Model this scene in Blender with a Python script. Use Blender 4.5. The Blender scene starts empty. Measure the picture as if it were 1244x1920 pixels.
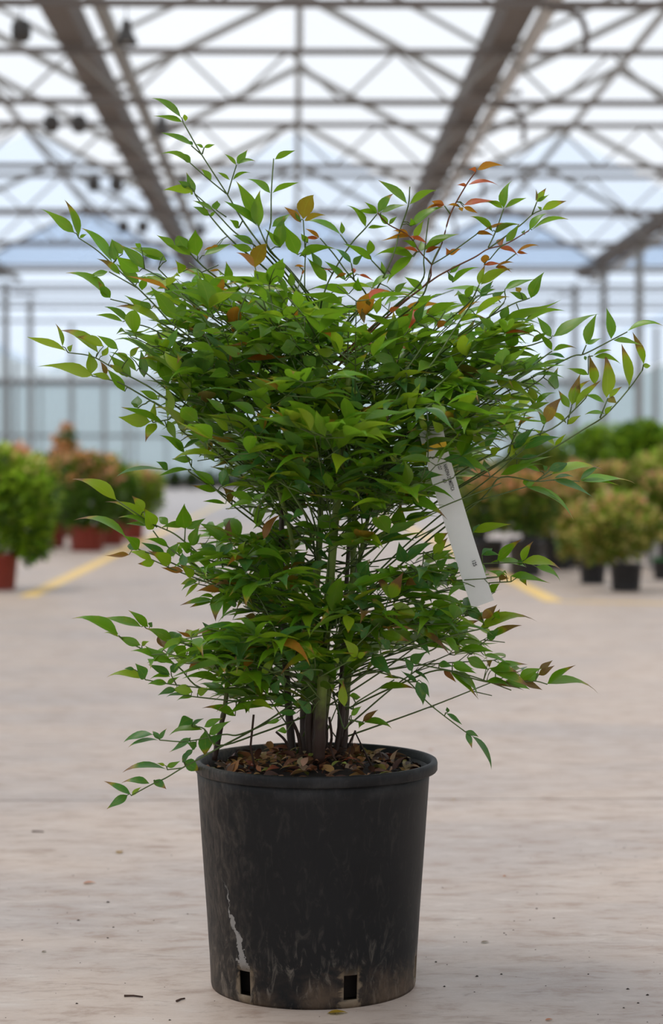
import bpy, bmesh, math, random
import numpy as np
from mathutils import Vector, Matrix, noise

random.seed(7)
SC = bpy.context.scene
COL = SC.collection

# ------------------------------------------------------------------ camera
FPX = 3733.0                      # focal length in pixels of the 1244 x 1920 frame (70 mm, 36 mm tall)
CAM_Z = 0.9017
YAW = math.atan(72 / FPX)
PITCH = math.atan(80 / FPX)
cam_data = bpy.data.cameras.new('camera')
cam_data.sensor_fit = 'VERTICAL'
cam_data.sensor_height = 36.0
cam_data.lens = 70.0
cam_data.clip_end = 500
cam_data.dof.use_dof = True
cam_data.dof.focus_distance = 3.42
cam_data.dof.aperture_fstop = 3.4
cam = bpy.data.objects.new('camera', cam_data)
COL.objects.link(cam)
cam.location = (0, 0, CAM_Z)
cam.rotation_euler = (math.pi / 2 - PITCH, 0, -YAW)
SC.camera = cam
CAM = Vector((0, 0, CAM_Z))
CROT = cam.rotation_euler.to_matrix()

# ------------------------------------------------------------------ sky and exposure
world = bpy.data.worlds.new('overcast_sky')
SC.world = world
world.use_nodes = True
bg = world.node_tree.nodes['Background']
bg.inputs[0].default_value = (0.90, 0.94, 1.0, 1)
bg.inputs[1].default_value = 0.9
SC.view_settings.view_transform = 'Standard'
SC.view_settings.look = 'None'
SC.view_settings.gamma = 1.0
SC.view_settings.use_curve_mapping = False
SC.view_settings.exposure = 0.32
SC.cycles.use_denoising = True
SC.cycles.transparent_max_bounces = 10
SC.cycles.max_bounces = 6
SC.cycles.diffuse_bounces = 3

# a soft sun behind thin cloud, high overhead
sun_data = bpy.data.lights.new('sun', 'SUN')
sun_data.energy = 2.0
sun_data.angle = math.radians(25)
sun_data.color = (1.0, 0.95, 0.86)
sun = bpy.data.objects.new('sun', sun_data)
COL.objects.link(sun)
sun.rotation_euler = (math.radians(-8), math.radians(-18), 0)


def ray(px, py):
    d = CROT @ Vector(((px - 622) / FPX, (960 - py) / FPX, -1))
    return d


def P(px, py, Y):                 # world point on the plane y = Y that lies behind a pixel
    d = ray(px, py)
    return CAM + d * (Y / d.y)


def G(px, py):                    # point of the ground behind a pixel
    d = ray(px, py)
    return CAM + d * (-CAM_Z / d.z)


# ------------------------------------------------------------------ small helpers
def srgb(r, g, b):
    return tuple(((c / 255) / 12.92 if c <= 10 else (((c / 255) + 0.055) / 1.055) ** 2.4) for c in (r, g, b))


def new_mesh(name, verts, faces, smooth=True):
    me = bpy.data.meshes.new(name)
    me.from_pydata([tuple(v) for v in verts], [], faces)
    if smooth:
        me.polygons.foreach_set('use_smooth', [True] * len(me.polygons))
    me.update()
    return me


def put(name, me, mat=None, parent=None, kind=None, label=None, cat=None, group=None, loc=None, mw=None):
    o = bpy.data.objects.new(name, me)
    COL.objects.link(o)
    if mat is not None and me is not None and len(me.materials) == 0:
        me.materials.append(mat)
    if parent is not None:
        o.parent = parent
    if loc is not None:
        o.location = loc
    if mw is not None:
        o.matrix_basis = mw
    if kind:
        o['kind'] = kind
    if label:
        o['label'] = label
    if cat:
        o['category'] = cat
    if group:
        o['group'] = group
    return o


def empty(name, loc=(0, 0, 0), **kw):
    o = put(name, None, **kw)
    o.location = loc
    o.empty_display_size = 0.1
    return o


def box_data(x0, x1, y0, y1, z0, z1):
    v = [(x0, y0, z0), (x1, y0, z0), (x1, y1, z0), (x0, y1, z0), (x0, y0, z1), (x1, y0, z1), (x1, y1, z1), (x0, y1, z1)]
    f = [(0, 3, 2, 1), (4, 5, 6, 7), (0, 1, 5, 4), (1, 2, 6, 5), (2, 3, 7, 6), (3, 0, 4, 7)]
    return v, f


def box(name, x0, x1, y0, y1, z0, z1):
    v, f = box_data(x0, x1, y0, y1, z0, z1)
    return new_mesh(name, v, f, False)


def frame_to(d):
    d = d.normalized()
    up = Vector((0, 0, 1)) if abs(d.z) < 0.95 else Vector((1, 0, 0))
    x = d.cross(up).normalized()
    y = x.cross(d).normalized()
    return x, y


def tube_data(pts, radii, n=6):
    pts = [Vector(p) for p in pts]
    v, f = [], []
    for i, p in enumerate(pts):
        d = (pts[min(i + 1, len(pts) - 1)] - pts[max(i - 1, 0)])
        x, y = frame_to(d if d.length > 1e-9 else Vector((0, 0, 1)))
        r = radii[i]
        for k in range(n):
            a = 2 * math.pi * k / n
            v.append(p + x * (r * math.cos(a)) + y * (r * math.sin(a)))
    for i in range(len(pts) - 1):
        for k in range(n):
            k2 = (k + 1) % n
            f.append((i * n + k, i * n + k2, (i + 1) * n + k2, (i + 1) * n + k))
    f.append(tuple(range(n))[::-1])
    f.append(tuple(range((len(pts) - 1) * n, len(pts) * n)))
    return v, f


def tube(name, pts, radii, n=6):
    v, f = tube_data(pts, radii, n)
    return new_mesh(name, v, f)


def bar_between(mesh, a, b, parent, name, mat=None):
    """an object with MESH (unit length along z) stretched from a to b"""
    a, b = Vector(a), Vector(b)
    d = b - a
    L = d.length
    z = d / L
    x, y = frame_to(z)
    m = Matrix((x, y, z)).transposed().to_4x4() @ Matrix.Diagonal((1, 1, L, 1))
    m.translation = a
    return put(name, mesh, mat, parent, mw=m)


def lathe_data(profile, n=48, cap_bottom=False, cap_top=False):
    v, f = [], []
    for r, z in profile:
        for k in range(n):
            a = 2 * math.pi * k / n
            v.append((r * math.cos(a), r * math.sin(a), z))
    for i in range(len(profile) - 1):
        for k in range(n):
            k2 = (k + 1) % n
            f.append((i * n + k, i * n + k2, (i + 1) * n + k2, (i + 1) * n + k))
    if cap_bottom:
        f.append(tuple(range(n))[::-1])
    if cap_top:
        m = (len(profile) - 1) * n
        f.append(tuple(range(m, m + n)))
    return v, f


def catmull(pts, sub=6):
    if len(pts) < 3:
        return [Vector(p) for p in pts]
    P_ = [Vector(p) for p in pts]
    P_ = [P_[0] * 2 - P_[1]] + P_ + [P_[-1] * 2 - P_[-2]]
    out = []
    for i in range(1, len(P_) - 2):
        a, b, c, d = P_[i - 1:i + 3]
        for s in range(sub):
            t = s / sub
            out.append(0.5 * ((2 * b) + (c - a) * t + (2 * a - 5 * b + 4 * c - d) * t * t + (3 * b - a - 3 * c + d) * t ** 3))
    out.append(P_[-2])
    return out


# ------------------------------------------------------------------ materials
class NB:
    def __init__(self, name):
        self.m = bpy.data.materials.new(name)
        self.m.use_nodes = True
        self.t = self.m.node_tree
        self.t.nodes.clear()
        self.out = self.t.nodes.new('ShaderNodeOutputMaterial')

    def n(self, typ, **kw):
        nd = self.t.nodes.new('ShaderNode' + typ)
        for k, v in kw.items():
            if k.startswith('i_'):
                key = k[2:]
                key = int(key) if key.isdigit() else key.replace('_', ' ')
                self.set(nd.inputs[key], v)
            else:
                setattr(nd, k, v)
        return nd

    def set(self, sock, v):
        if isinstance(v, bpy.types.NodeSocket):
            self.t.links.new(v, sock)
        else:
            if sock.type == 'RGBA' and len(v) == 3:
                v = (*v, 1)
            sock.default_value = v

    def math(self, op, a, b=None, c=None, clamp=False):
        nd = self.t.nodes.new('ShaderNodeMath')
        nd.operation = op
        nd.use_clamp = clamp
        for i, x in enumerate((a, b, c)):
            if x is not None:
                self.set(nd.inputs[i], x)
        return nd.outputs[0]

    def mix(self, f, a, b, blend='MIX'):
        nd = self.t.nodes.new('ShaderNodeMix')
        nd.data_type = 'RGBA'
        nd.blend_type = blend
        self.set(nd.inputs[0], f)
        self.set(nd.inputs[6], a)
        self.set(nd.inputs[7], b)
        return nd.outputs[2]

    def ramp(self, f, lo, hi):
        nd = self.t.nodes.new('ShaderNodeMapRange')
        nd.interpolation_type = 'SMOOTHSTEP'
        self.set(nd.inputs[0], f)
        self.set(nd.inputs[1], lo)
        self.set(nd.inputs[2], hi)
        return nd.outputs[0]

    def noise(self, vec, scale, detail=4, rough=0.55, dist=0.0):
        nd = self.t.nodes.new('ShaderNodeTexNoise')
        if vec is not None:
            self.set(nd.inputs['Vector'], vec)
        nd.inputs['Scale'].default_value = scale
        nd.inputs['Detail'].default_value = detail
        nd.inputs['Roughness'].default_value = rough
        nd.inputs['Distortion'].default_value = dist
        return nd.outputs['Fac']

    def scalevec(self, vec, s):
        nd = self.t.nodes.new('ShaderNodeMapping')
        self.set(nd.inputs['Vector'], vec)
        nd.inputs['Scale'].default_value = s
        return nd.outputs[0]

    def principled(self, **kw):
        nd = self.t.nodes.new('ShaderNodeBsdfPrincipled')
        for k, v in kw.items():
            self.set(nd.inputs[k.replace('_', ' ')], v)
        return nd.outputs[0]

    def bump(self, h, strength, dist):
        nd = self.t.nodes.new('ShaderNodeBump')
        self.set(nd.inputs['Height'], h)
        nd.inputs['Strength'].default_value = strength
        nd.inputs['Distance'].default_value = dist
        return nd.outputs[0]

    def done(self, s):
        self.t.links.new(s, self.out.inputs['Surface'])
        return self.m


def plain(name, col, rough=0.6, metal=0.0, var=0.15, scale=8):
    b = NB(name)
    tc = b.n('TexCoord').outputs['Object']
    nz = b.noise(tc, scale, 3)
    c2 = tuple(max(0, c * (1 - 2 * var)) for c in col)
    return b.done(b.principled(Base_Color=b.mix(nz, col, c2), Roughness=rough, Metallic=metal))


def leaf_material(name, per_object, warm=0.3):
    b = NB(name)
    if per_object:
        oi = b.n('ObjectInfo')
        col, alpha, rnd = oi.outputs['Color'], oi.outputs['Alpha'], oi.outputs['Random']
    else:
        at = b.n('Attribute', attribute_name='tint')
        col, alpha = at.outputs['Color'], at.outputs['Alpha']
        rnd = b.n('Attribute', attribute_name='rnd').outputs['Fac']
    uv = b.n('UVMap', uv_map='UVMap').outputs['UV']
    sp = b.n('SeparateXYZ', i_0=uv)
    u, v = sp.outputs[0], sp.outputs[1]
    off = b.n('CombineXYZ', i_0=b.math('MULTIPLY', rnd, 40.0), i_1=b.math('MULTIPLY', rnd, 17.0)).outputs[0]
    vec = b.n('VectorMath', operation='ADD')
    b.set(vec.inputs[0], b.scalevec(uv, (3.0, 1.2, 1)))
    b.set(vec.inputs[1], off)
    nz = b.noise(vec.outputs[0], 1.6, 5, 0.6)
    nz2 = b.noise(vec.outputs[0], 6.0, 3, 0.6)
    c = b.mix(b.ramp(nz, 0.46, 0.78), col, b.mix(0.38, col, srgb(150, 150, 44)))
    edge = b.math('ABSOLUTE', b.math('SUBTRACT', v, 0.5))
    rib = b.ramp(edge, 0.05, 0.0)
    c = b.mix(b.math('MULTIPLY', rib, 0.28), c, b.mix(0.5, col, srgb(190, 190, 100)))
    geo = b.n('NewGeometry')
    c = b.mix(b.math('MULTIPLY', geo.outputs['Backfacing'], 0.30), c, b.mix(0.55, col, srgb(150, 168, 70)))
    start = b.math('SUBTRACT', 1.12, alpha)
    t = b.math('ADD', u, b.math('MULTIPLY', b.math('SUBTRACT', nz2, 0.5), 0.25))
    t = b.math('ADD', t, b.math('MULTIPLY', edge, 0.10))
    brown = b.mix(nz2, srgb(82, 46, 32), srgb(166, 112, 76))
    mid = b.ramp(t, b.math('SUBTRACT', start, 0.16), start)
    c = b.mix(b.math('MULTIPLY', mid, 0.75), c, srgb(176, 140, 44))
    tip = b.ramp(t, b.math('SUBTRACT', start, 0.03), b.math('ADD', start, 0.05))
    c = b.mix(tip, c, brown)
    bsdf = b.principled(Base_Color=c, Roughness=b.math('MULTIPLY_ADD', nz, 0.2, 0.27), Specular_IOR_Level=0.5)
    tr = b.n('BsdfTranslucent', i_0=b.mix(warm, c, srgb(140, 186, 24), 'MIX'))
    mx = b.n('MixShader', i_0=0.42)
    b.t.links.new(bsdf, mx.inputs[1])
    b.t.links.new(tr.outputs[0], mx.inputs[2])
    return b.done(mx.outputs[0])


MAT = {}
MAT['leaf'] = leaf_material('leaf_surface', True)
MAT['leafmass'] = leaf_material('leaf_surface_mass', False)
MAT['bushleaf'] = leaf_material('bush_leaf_surface', False, 0.0)


def stem_material(name, low, high, z0, z1):
    b = NB(name)
    geo = b.n('NewGeometry').outputs['Position']
    z = b.n('SeparateXYZ', i_0=geo).outputs[2]
    nz = b.noise(geo, 40, 4)
    f = b.ramp(b.math('ADD', z, b.math('MULTIPLY_ADD', nz, 0.1, -0.05)), z0, z1)
    nz2 = b.noise(b.scalevec(geo, (90, 90, 14)), 1.0, 4)
    c = b.mix(f, low, high)
    c = b.mix(b.math('MULTIPLY', nz2, 0.5), c, (0.02, 0.016, 0.01))
    return b.done(b.principled(Base_Color=c, Roughness=0.55, Normal=b.bump(nz2, 0.5, 0.003)))


MAT['cane'] = stem_material('cane_bark', srgb(58, 36, 28), srgb(126, 146, 54), 0.45, 0.55)
MAT['cane_brown'] = stem_material('old_cane_bark', srgb(60, 40, 31), srgb(82, 66, 44), 0.5, 1.0)
MAT['twig'] = plain('twig_green', srgb(84, 104, 46), 0.5, 0, 0.15, 60)
MAT['twig_red'] = plain('twig_reddish', srgb(118, 72, 46), 0.5, 0, 0.15, 60)
MAT['deadtwig'] = plain('twig_dry', srgb(70, 46, 34), 0.8, 0, 0.2, 60)


def pot_black():
    b = NB('pot_black_plastic')
    tc = b.n('TexCoord').outputs['Object']
    s = b.n('SeparateXYZ', i_0=tc)
    x, y, z = s.outputs
    ang = b.math('ARCTAN2', x, b.math('MULTIPLY', y, -1.0))        # 0 faces the lens, negative to the left
    n1 = b.noise(tc, 9, 6, 0.62)
    n2 = b.noise(b.scalevec(tc, (1, 1, 0.35)), 60, 6, 0.7, 1.2)
    n3 = b.noise(tc, 26, 5, 0.6, 2.0)
    base = b.mix(n1, (0.006, 0.006, 0.007), (0.013, 0.013, 0.0135))
    low = b.ramp(b.math('ADD', z, b.math('MULTIPLY', b.math('SUBTRACT', n1, 0.5), 0.16)), 0.17, 0.0)
    scuff = b.math('MULTIPLY', b.ramp(n2, 0.5, 0.72), b.math('MULTIPLY_ADD', low, 0.42, 0.05))
    c = b.mix(scuff, base, srgb(150, 140, 128))
    left = b.ramp(b.math('ADD', ang, b.math('MULTIPLY', b.math('SUBTRACT', n3, 0.5), 0.7)), -0.5, -1.2)
    c = b.mix(b.math('MULTIPLY', b.math('MULTIPLY', left, b.ramp(n2, 0.3, 0.7)), 0.34), c, srgb(132, 118, 106))
    dirt = b.math('MULTIPLY', b.ramp(b.math('ADD', z, b.math('MULTIPLY', b.math('SUBTRACT', n3, 0.5), 0.10)), 0.075, 0.0), b.ramp(n1, 0.35, 0.6))
    c = b.mix(b.math('MULTIPLY', dirt, 0.5), c, srgb(112, 92, 74))
    # a dried water run, slanting down
    line = b.math('MULTIPLY_ADD', z, -1.85, -0.555)
    n4 = b.noise(b.scalevec(tc, (1, 1, 1)), 22, 4, 0.6)
    dl = b.math('ABSOLUTE', b.math('ADD', b.math('SUBTRACT', ang, line), b.math('MULTIPLY', b.math('SUBTRACT', n4, 0.5), 0.5)))
    wid = b.math('MULTIPLY_ADD', n3, b.math('MULTIPLY_ADD', b.ramp(z, 0.16, 0.10), 0.09, 0.06), -0.012)
    run = b.ramp(dl, wid, b.math('SUBTRACT', wid, 0.014))
    run = b.math('MULTIPLY', run, b.math('MULTIPLY', b.ramp(z, 0.215, 0.17), b.ramp(z, 0.035, 0.07)))
    c = b.mix(b.math('MULTIPLY', run, 0.62), c, srgb(172, 168, 164))
    # lime around each drain hole
    ph = b.math('PINGPONG', b.math('SUBTRACT', ang, math.radians(19.8)), math.radians(30))
    hole = b.math('MULTIPLY', b.ramp(b.math('ADD', ph, b.math('MULTIPLY', b.math('SUBTRACT', n3, 0.5), 0.26)), 0.115, 0.065), b.ramp(b.math('ADD', z, b.math('MULTIPLY', n2, 0.05)), 0.098, 0.075))
    c = b.mix(b.math('MULTIPLY', hole, 0.55), c, srgb(140, 122, 100))
    # thin dusty band under the lip
    band = b.math('MULTIPLY', b.ramp(z, 0.345, 0.362), b.ramp(n1, 0.4, 0.7))
    c = b.mix(b.math('MULTIPLY', band, 0.10), c, srgb(150, 150, 150))
    rgh = b.math('MULTIPLY_ADD', n1, 0.22, 0.42)
    return b.done(b.principled(Base_Color=c, Roughness=rgh, Specular_IOR_Level=0.22, Normal=b.bump(n2, 0.12, 0.002)))


MAT['pot'] = pot_black()
MAT['soil'] = plain('dark_soil', srgb(42, 32, 26), 0.95, 0, 0.3, 90)


def concrete():
    b = NB('worn_concrete')
    pos = b.n('NewGeometry').outputs['Position']
    n1 = b.noise(b.scalevec(pos, (0.55, 1.0, 1)), 1.7, 7, 0.62, 0.4)
    n2 = b.noise(b.scalevec(pos, (5.0, 11.0, 1)), 1.5, 8, 0.72, 0.3)
    n3 = b.noise(pos, 150, 4, 0.7)
    n4 = b.noise(b.scalevec(pos, (7, 22, 1)), 1.3, 7, 0.72, 0.8)
    c = b.mix(b.ramp(n1, 0.3, 0.7), srgb(187, 170, 158), srgb(167, 156, 151))
    c = b.mix(b.math('MULTIPLY', b.ramp(n2, 0.46, 0.72), 0.8), c, srgb(142, 118, 102))
    c = b.mix(b.math('MULTIPLY', b.ramp(n2, 0.47, 0.28), 0.6), c, srgb(198, 188, 180))
    c = b.mix(b.math('MULTIPLY', b.ramp(n4, 0.55, 0.68), 0.5), c, srgb(118, 100, 88))
    c = b.mix(b.math('MULTIPLY', n3, 0.22), c, srgb(120, 108, 100))
    rg = b.math('MULTIPLY_ADD', n2, 0.2, 0.40)
    return b.done(b.principled(Base_Color=c, Roughness=rg, Specular_IOR_Level=0.4, Normal=b.bump(b.math('ADD', n3, n2), 0.12, 0.004)))


MAT['concrete'] = concrete()
MAT['joint'] = plain('joint_fill', srgb(96, 88, 82), 0.9, 0, 0.2, 30)
MAT['steel'] = plain('galvanised_steel', srgb(158, 155, 150), 0.55, 0.1, 0.12, 3)
MAT['steel_dark'] = plain('weathered_gutter_steel', srgb(116, 107, 101), 0.6, 0.05, 0.15, 2)
MAT['steel_bright'] = plain('bright_zinc_pipe', srgb(222, 216, 210), 0.4, 0.2, 0.12, 4)
MAT['lampshade'] = plain('dark_lamp_housing', srgb(66, 62, 60), 0.5, 0.0, 0.1, 20)


def glass(name, tint, transp, milk):
    b = NB(name)
    pos = b.n('NewGeometry').outputs['Position']
    n1 = b.noise(b.scalevec(pos, (0.35, 0.9, 0.9)), 1.0, 4, 0.6)
    t = b.n('BsdfTransparent', i_0=tint)
    m = b.n('BsdfTranslucent', i_0=milk)
    d = b.n('BsdfDiffuse', i_0=milk)
    mm = b.n('MixShader', i_0=0.35)
    b.t.links.new(m.outputs[0], mm.inputs[1])
    b.t.links.new(d.outputs[0], mm.inputs[2])
    mx = b.n('MixShader', i_0=b.math('MULTIPLY_ADD', n1, 0.16, 1 - transp - 0.08))
    b.t.links.new(t.outputs[0], mx.inputs[1])
    b.t.links.new(mm.outputs[0], mx.inputs[2])
    return b.done(mx.outputs[0])


MAT['roofglass'] = glass('roof_glass', (0.95, 0.96, 0.97), 0.80, (0.86, 0.87, 0.88))
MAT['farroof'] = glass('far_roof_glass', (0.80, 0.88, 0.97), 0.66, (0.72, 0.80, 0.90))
MAT['wallglass'] = glass('dusty_wall_glass', (0.76, 0.83, 0.85), 0.42, (0.70, 0.76, 0.76))
MAT['gableglass'] = glass('blue_gable_glass', (0.84, 0.90, 0.97), 0.72, (0.80, 0.86, 0.93))


def paint():
    b = NB('worn_yellow_paint')
    pos = b.n('NewGeometry').outputs['Position']
    n = b.noise(pos, 5, 5, 0.65)
    return b.done(b.principled(Base_Color=b.mix(b.ramp(n, 0.45, 0.75), srgb(222, 186, 108), srgb(200, 180, 150)), Roughness=0.6))


MAT['yellow'] = paint()
MAT['terracotta'] = plain('red_terracotta', srgb(146, 58, 42), 0.6, 0, 0.12, 12)
MAT['blackpot'] = plain('black_pot_plastic', srgb(40, 39, 40), 0.5, 0, 0.1, 12)
MAT['greenpot'] = plain('green_pot_plastic', srgb(44, 120, 62), 0.5, 0, 0.1, 12)
MAT['greybench'] = plain('grey_bench_plastic', srgb(170, 168, 166), 0.6, 0, 0.08, 12)

# ================================================================== THE SETTING
Z_CHORD, Z_TOP, Z_GUT, Z_RIDGE = CAM_Z + 4.0, CAM_Z + 4.55, CAM_Z + 4.62, CAM_Z + 5.95
BAY = 4.7
RDG = BAY / 2 + 0.13
Y_END = 48.0                      # the near house, with gutters, ends here
GX = [-2.4 + BAY * k for k in range(-3, 5)]
Y_NEAR, Y_FAR = -20.0, 95.0
ROWS = [17.2 + 4.6 * k for k in range(9)]

# ---- floor: bedding with cast slabs on it, the joints left open
floor = put('floor', box('floor', -24, 24, -26, 112, -0.25, -0.012), MAT['joint'], kind='structure')
joints = [5.42 + 6.0 * k for k in range(-5, 18)]
for a, b_ in zip(joints[:-1], joints[1:]):
    g = 0.005
    put('slab', box('slab', -24, 24, a + g, b_ - g, -0.12, 0.0), MAT['concrete'], floor)


def stripe(name, pts, w):
    v, f = [], []
    for i, p in enumerate(pts):
        a, c = pts[max(i - 1, 0)], pts[min(i + 1, len(pts) - 1)]
        d = Vector((c[0] - a[0], c[1] - a[1], 0)).normalized()
        s = Vector((-d.y, d.x, 0)) * (w / 2)
        for z in (0.0005, 0.003):
            v += [Vector((p[0], p[1], z)) + s, Vector((p[0], p[1], z)) - s]
    n = len(pts)
    for i in range(n - 1):
        a, b2 = 4 * i, 4 * i + 4
        f += [(a + 2, a + 3, b2 + 3, b2 + 2), (a, a + 2, b2 + 2, b2), (a + 3, a + 1, b2 + 1, b2 + 3)]
    return new_mesh(name, v, f, False)


put('floor_line', stripe('floor_line', [(-1.88, 14.1), (-1.88, 30), (-1.88, 60)], 0.13), MAT['yellow'], kind='structure',
    label='worn yellow line along the aisle beside the red pots')
put('floor_line', stripe('floor_line', [(5.2, 12.4), (1.78, 13.55), (1.78, 30), (1.78, 60)], 0.13), MAT['yellow'], kind='structure',
    label='worn yellow line turning a corner in front of the black pots')

# ---- roof
ceiling = empty('ceiling', kind='structure')
slope_up = {}
for side in (0, 1):
    xa, xb = (0.0, RDG) if side == 0 else (BAY, RDG)
    v = [(xa, 0, Z_GUT + 0.1), (xb, 0, Z_RIDGE), (xb, 9.16, Z_RIDGE), (xa, 9.16, Z_GUT + 0.1)]
    slope_up[side] = new_mesh('roof_pane', v, [(0, 1, 2, 3)], False)
slope_far = {s: me.copy() for s, me in slope_up.items()}
for gx in GX[:-1]:
    y = Y_NEAR
    while y < Y_FAR:
        for side in (0, 1):
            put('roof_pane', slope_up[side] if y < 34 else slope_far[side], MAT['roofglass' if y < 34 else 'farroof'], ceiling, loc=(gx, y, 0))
        y += 9.2
unit_bar = {}
for nm, w, h in (('rafter', 0.05, 0.09), ('thin_bar', 0.03, 0.05), ('chord', 0.06, 0.06), ('brace', 0.03, 0.03), ('king_post', 0.06, 0.06)):
    v, f = box_data(-w / 2, w / 2, -h / 2, h / 2, 0, 1)
    unit_bar[nm] = new_mesh(nm, v, f, False)
for i in range(13):
    y = 11.0 + 2.3 * i
    kind = 'rafter' if i % 2 == 0 else 'thin_bar'
    if i % 2 and i > 6:
        continue
    for gx in GX[1:-2]:
        if abs(gx + RDG) > 7 and y < 28:
            continue
        for xa in (gx, gx + BAY):
            bar_between(unit_bar[kind], (xa, y, Z_GUT + 0.06), (gx + RDG, y, Z_RIDGE - 0.05), ceiling, 'rafter', MAT['steel'])
for gx in GX[1:-2]:
    put('ridge_bar', box('ridge_bar', -0.04, 0.04, Y_NEAR, Y_END, Z_RIDGE - 0.1, Z_RIDGE - 0.02), MAT['steel'], ceiling, loc=(gx + RDG, 0, 0))
    # gable glass where the near house ends
    v = [(gx, 45, Z_GUT), (gx + BAY, 45, Z_GUT), (gx + RDG, 45, Z_RIDGE - 0.04)]
    v += [(x, y + 0.02, z) for x, y, z in v]
    put('gable_pane', new_mesh('gable_pane', v, [(0, 1, 2), (5, 4, 3), (0, 3, 4, 1), (1, 4, 5, 2), (2, 5, 3, 0)], False), MAT['gableglass'], ceiling)
    for xa in (gx, gx + BAY):
        bar_between(unit_bar['chord'], (xa, 44.9, Z_GUT), (gx + RDG, 44.9, Z_RIDGE - 0.04), ceiling, 'gable_rafter', MAT['steel_dark'])

# ---- gutters, each with a pipe beside it
for i, gx in enumerate(GX):
    e = empty('gutter_beam', (gx, 0, 0), kind='structure', label='long grey steel roof gutter')
    off = 0.50 if gx < 0 else 0.24
    prof = [(-0.22, 0.16), (-0.14, 0.0), (0.14, 0.0), (0.22, 0.16), (0.20, 0.16), (0.13, 0.015), (-0.13, 0.015), (-0.20, 0.16)]
    v = [(x, Y_NEAR, Z_GUT + z) for x, z in prof] + [(x, Y_END, Z_GUT + z) for x, z in prof]
    f = [(k, (k + 1) % 8, 8 + (k + 1) % 8, 8 + k) for k in range(8)]
    put('trough', new_mesh('trough', v, f, False), MAT['steel_dark'], e)
    put('pipe', tube('pipe', [(off, Y_NEAR, Z_GUT - 0.05), (off, Y_END, Z_GUT - 0.05)], [0.08, 0.08], 10), MAT['steel_bright' if gx > 0 else 'steel'], e)
    y = 14.9
    while y < 56:
        if abs(gx) < 9:
            put('bracket', box('bracket', -0.16, 0.46, y - 0.03, y + 0.03, Z_GUT - 0.10, Z_GUT - 0.05), MAT['steel_dark'], e)
        y += 4.6


# ---- lattice trusses
def truss(y, xa, xb):
    e = empty('truss_beam', (0, y, 0), kind='structure', label='open lattice roof truss of thin steel')
    bar_between(unit_bar['chord'], (xa, 0, Z_CHORD), (xb, 0, Z_CHORD), e, 'chord', MAT['steel_dark'])
    bar_between(unit_bar['chord'], (xa, 0, Z_TOP), (xb, 0, Z_TOP), e, 'chord', MAT['steel_dark'])
    if y > 37:
        return e
    n = round((xb - xa) / 1.175)
    s = (xb - xa) / n
    for k in range(n):
        x0 = xa + k * s
        bar_between(unit_bar['brace'], (x0, 0, Z_TOP), (x0 + s / 2, 0, Z_CHORD), e, 'brace', MAT['steel'])
        bar_between(unit_bar['brace'], (x0 + s / 2, 0, Z_CHORD), (x0 + s, 0, Z_TOP), e, 'brace', MAT['steel'])
    return e


for y in ROWS:
    e = truss(y, GX[2], GX[5])
    bar_between(unit_bar['king_post'], (GX[3] + RDG, 0, Z_TOP), (GX[3] + RDG, 0, Z_RIDGE - 0.1), e, 'king_post', MAT['steel'])
    if y > 30:
        truss(y, GX[5] + 0.1, GX[6])
        truss(y, GX[1], GX[2] - 0.1)
for y in ROWS[3:] + [64.0, 75.0, 85.0]:
    for gx in (GX[2], GX[5]) if y < 60 else (GX[1], GX[2], GX[5], GX[6]):
        put('column', box('column', -0.07, 0.07, -0.07, 0.07, 0, Z_GUT), MAT['steel'], loc=(gx, y, 0), kind='structure', label='square steel column under the gutter')

# ---- far wall: posts, rails and dusty panes
wall = empty('wall_back', (0, Y_FAR, 0), kind='structure')
xs = [GX[0] + 1.495 * k for k in range(23)]
pane = box('pane', 0.03, 1.465, -0.01, 0.01, 0, 1)
for a in xs[:-1]:
    for z0, z1 in ((0.5, 2.45), (2.55, Z_CHORD)):
        put('pane', pane, MAT['wallglass'], wall, mw=Matrix.Translation((a, 0, z0)) @ Matrix.Diagonal((1, 1, z1 - z0, 1)))
for a in xs:
    put('post', box('post', -0.035, 0.035, -0.06, 0.06, 0, Z_GUT), MAT['steel'], wall, loc=(a, 0, 0))
for z, h in ((0.0, 0.5), (2.45, 0.1), (Z_CHORD, 0.28)):
    put('rail', box('rail', GX[0], GX[-1], -0.05, 0.05, z, z + h), MAT['steel_dark'] if h < 0.4 else MAT['joint'], wall)
for gx in GX[:-1]:
    v = [(gx, 0, Z_CHORD + 0.28), (gx + BAY, 0, Z_CHORD + 0.28), (gx + BAY, 0, Z_GUT), (gx + RDG, 0, Z_RIDGE), (gx, 0, Z_GUT)]
    put('gable_pane', new_mesh('gable_pane', v, [(0, 1, 2, 3, 4)], False), MAT['wallglass'], wall)
for nm, gx in (('wall_left', GX[0]), ('wall_right', GX[-1])):
    w = empty(nm, (gx, 0, 0), kind='structure')
    y = Y_NEAR
    sp = box('pane', -0.01, 0.01, 0.04, 4.56, 0.5, Z_GUT)
    while y < Y_FAR - 1:
        put('pane', sp, MAT['wallglass'], w, loc=(0, y, 0))
        put('post', box('post', -0.05, 0.05, -0.05, 0.05, 0, Z_GUT), MAT['steel'], w, loc=(0, y, 0))
        y += 4.6
    put('rail', box('rail', -0.05, 0.05, Y_NEAR, Y_FAR, 0, 0.5), MAT['joint'], w)


# ---- hanging lamps
def lamp_mesh():
    prof = [(0.012, 0.0), (0.04, -0.015), (0.05, -0.09), (0.06, -0.12), (0.085, -0.17), (0.105, -0.21), (0.10, -0.212), (0.08, -0.165), (0.03, -0.12)]
    v, f = lathe_data(prof, 20, False, True)
    return new_mesh('lamp_shade', v, f)


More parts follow.
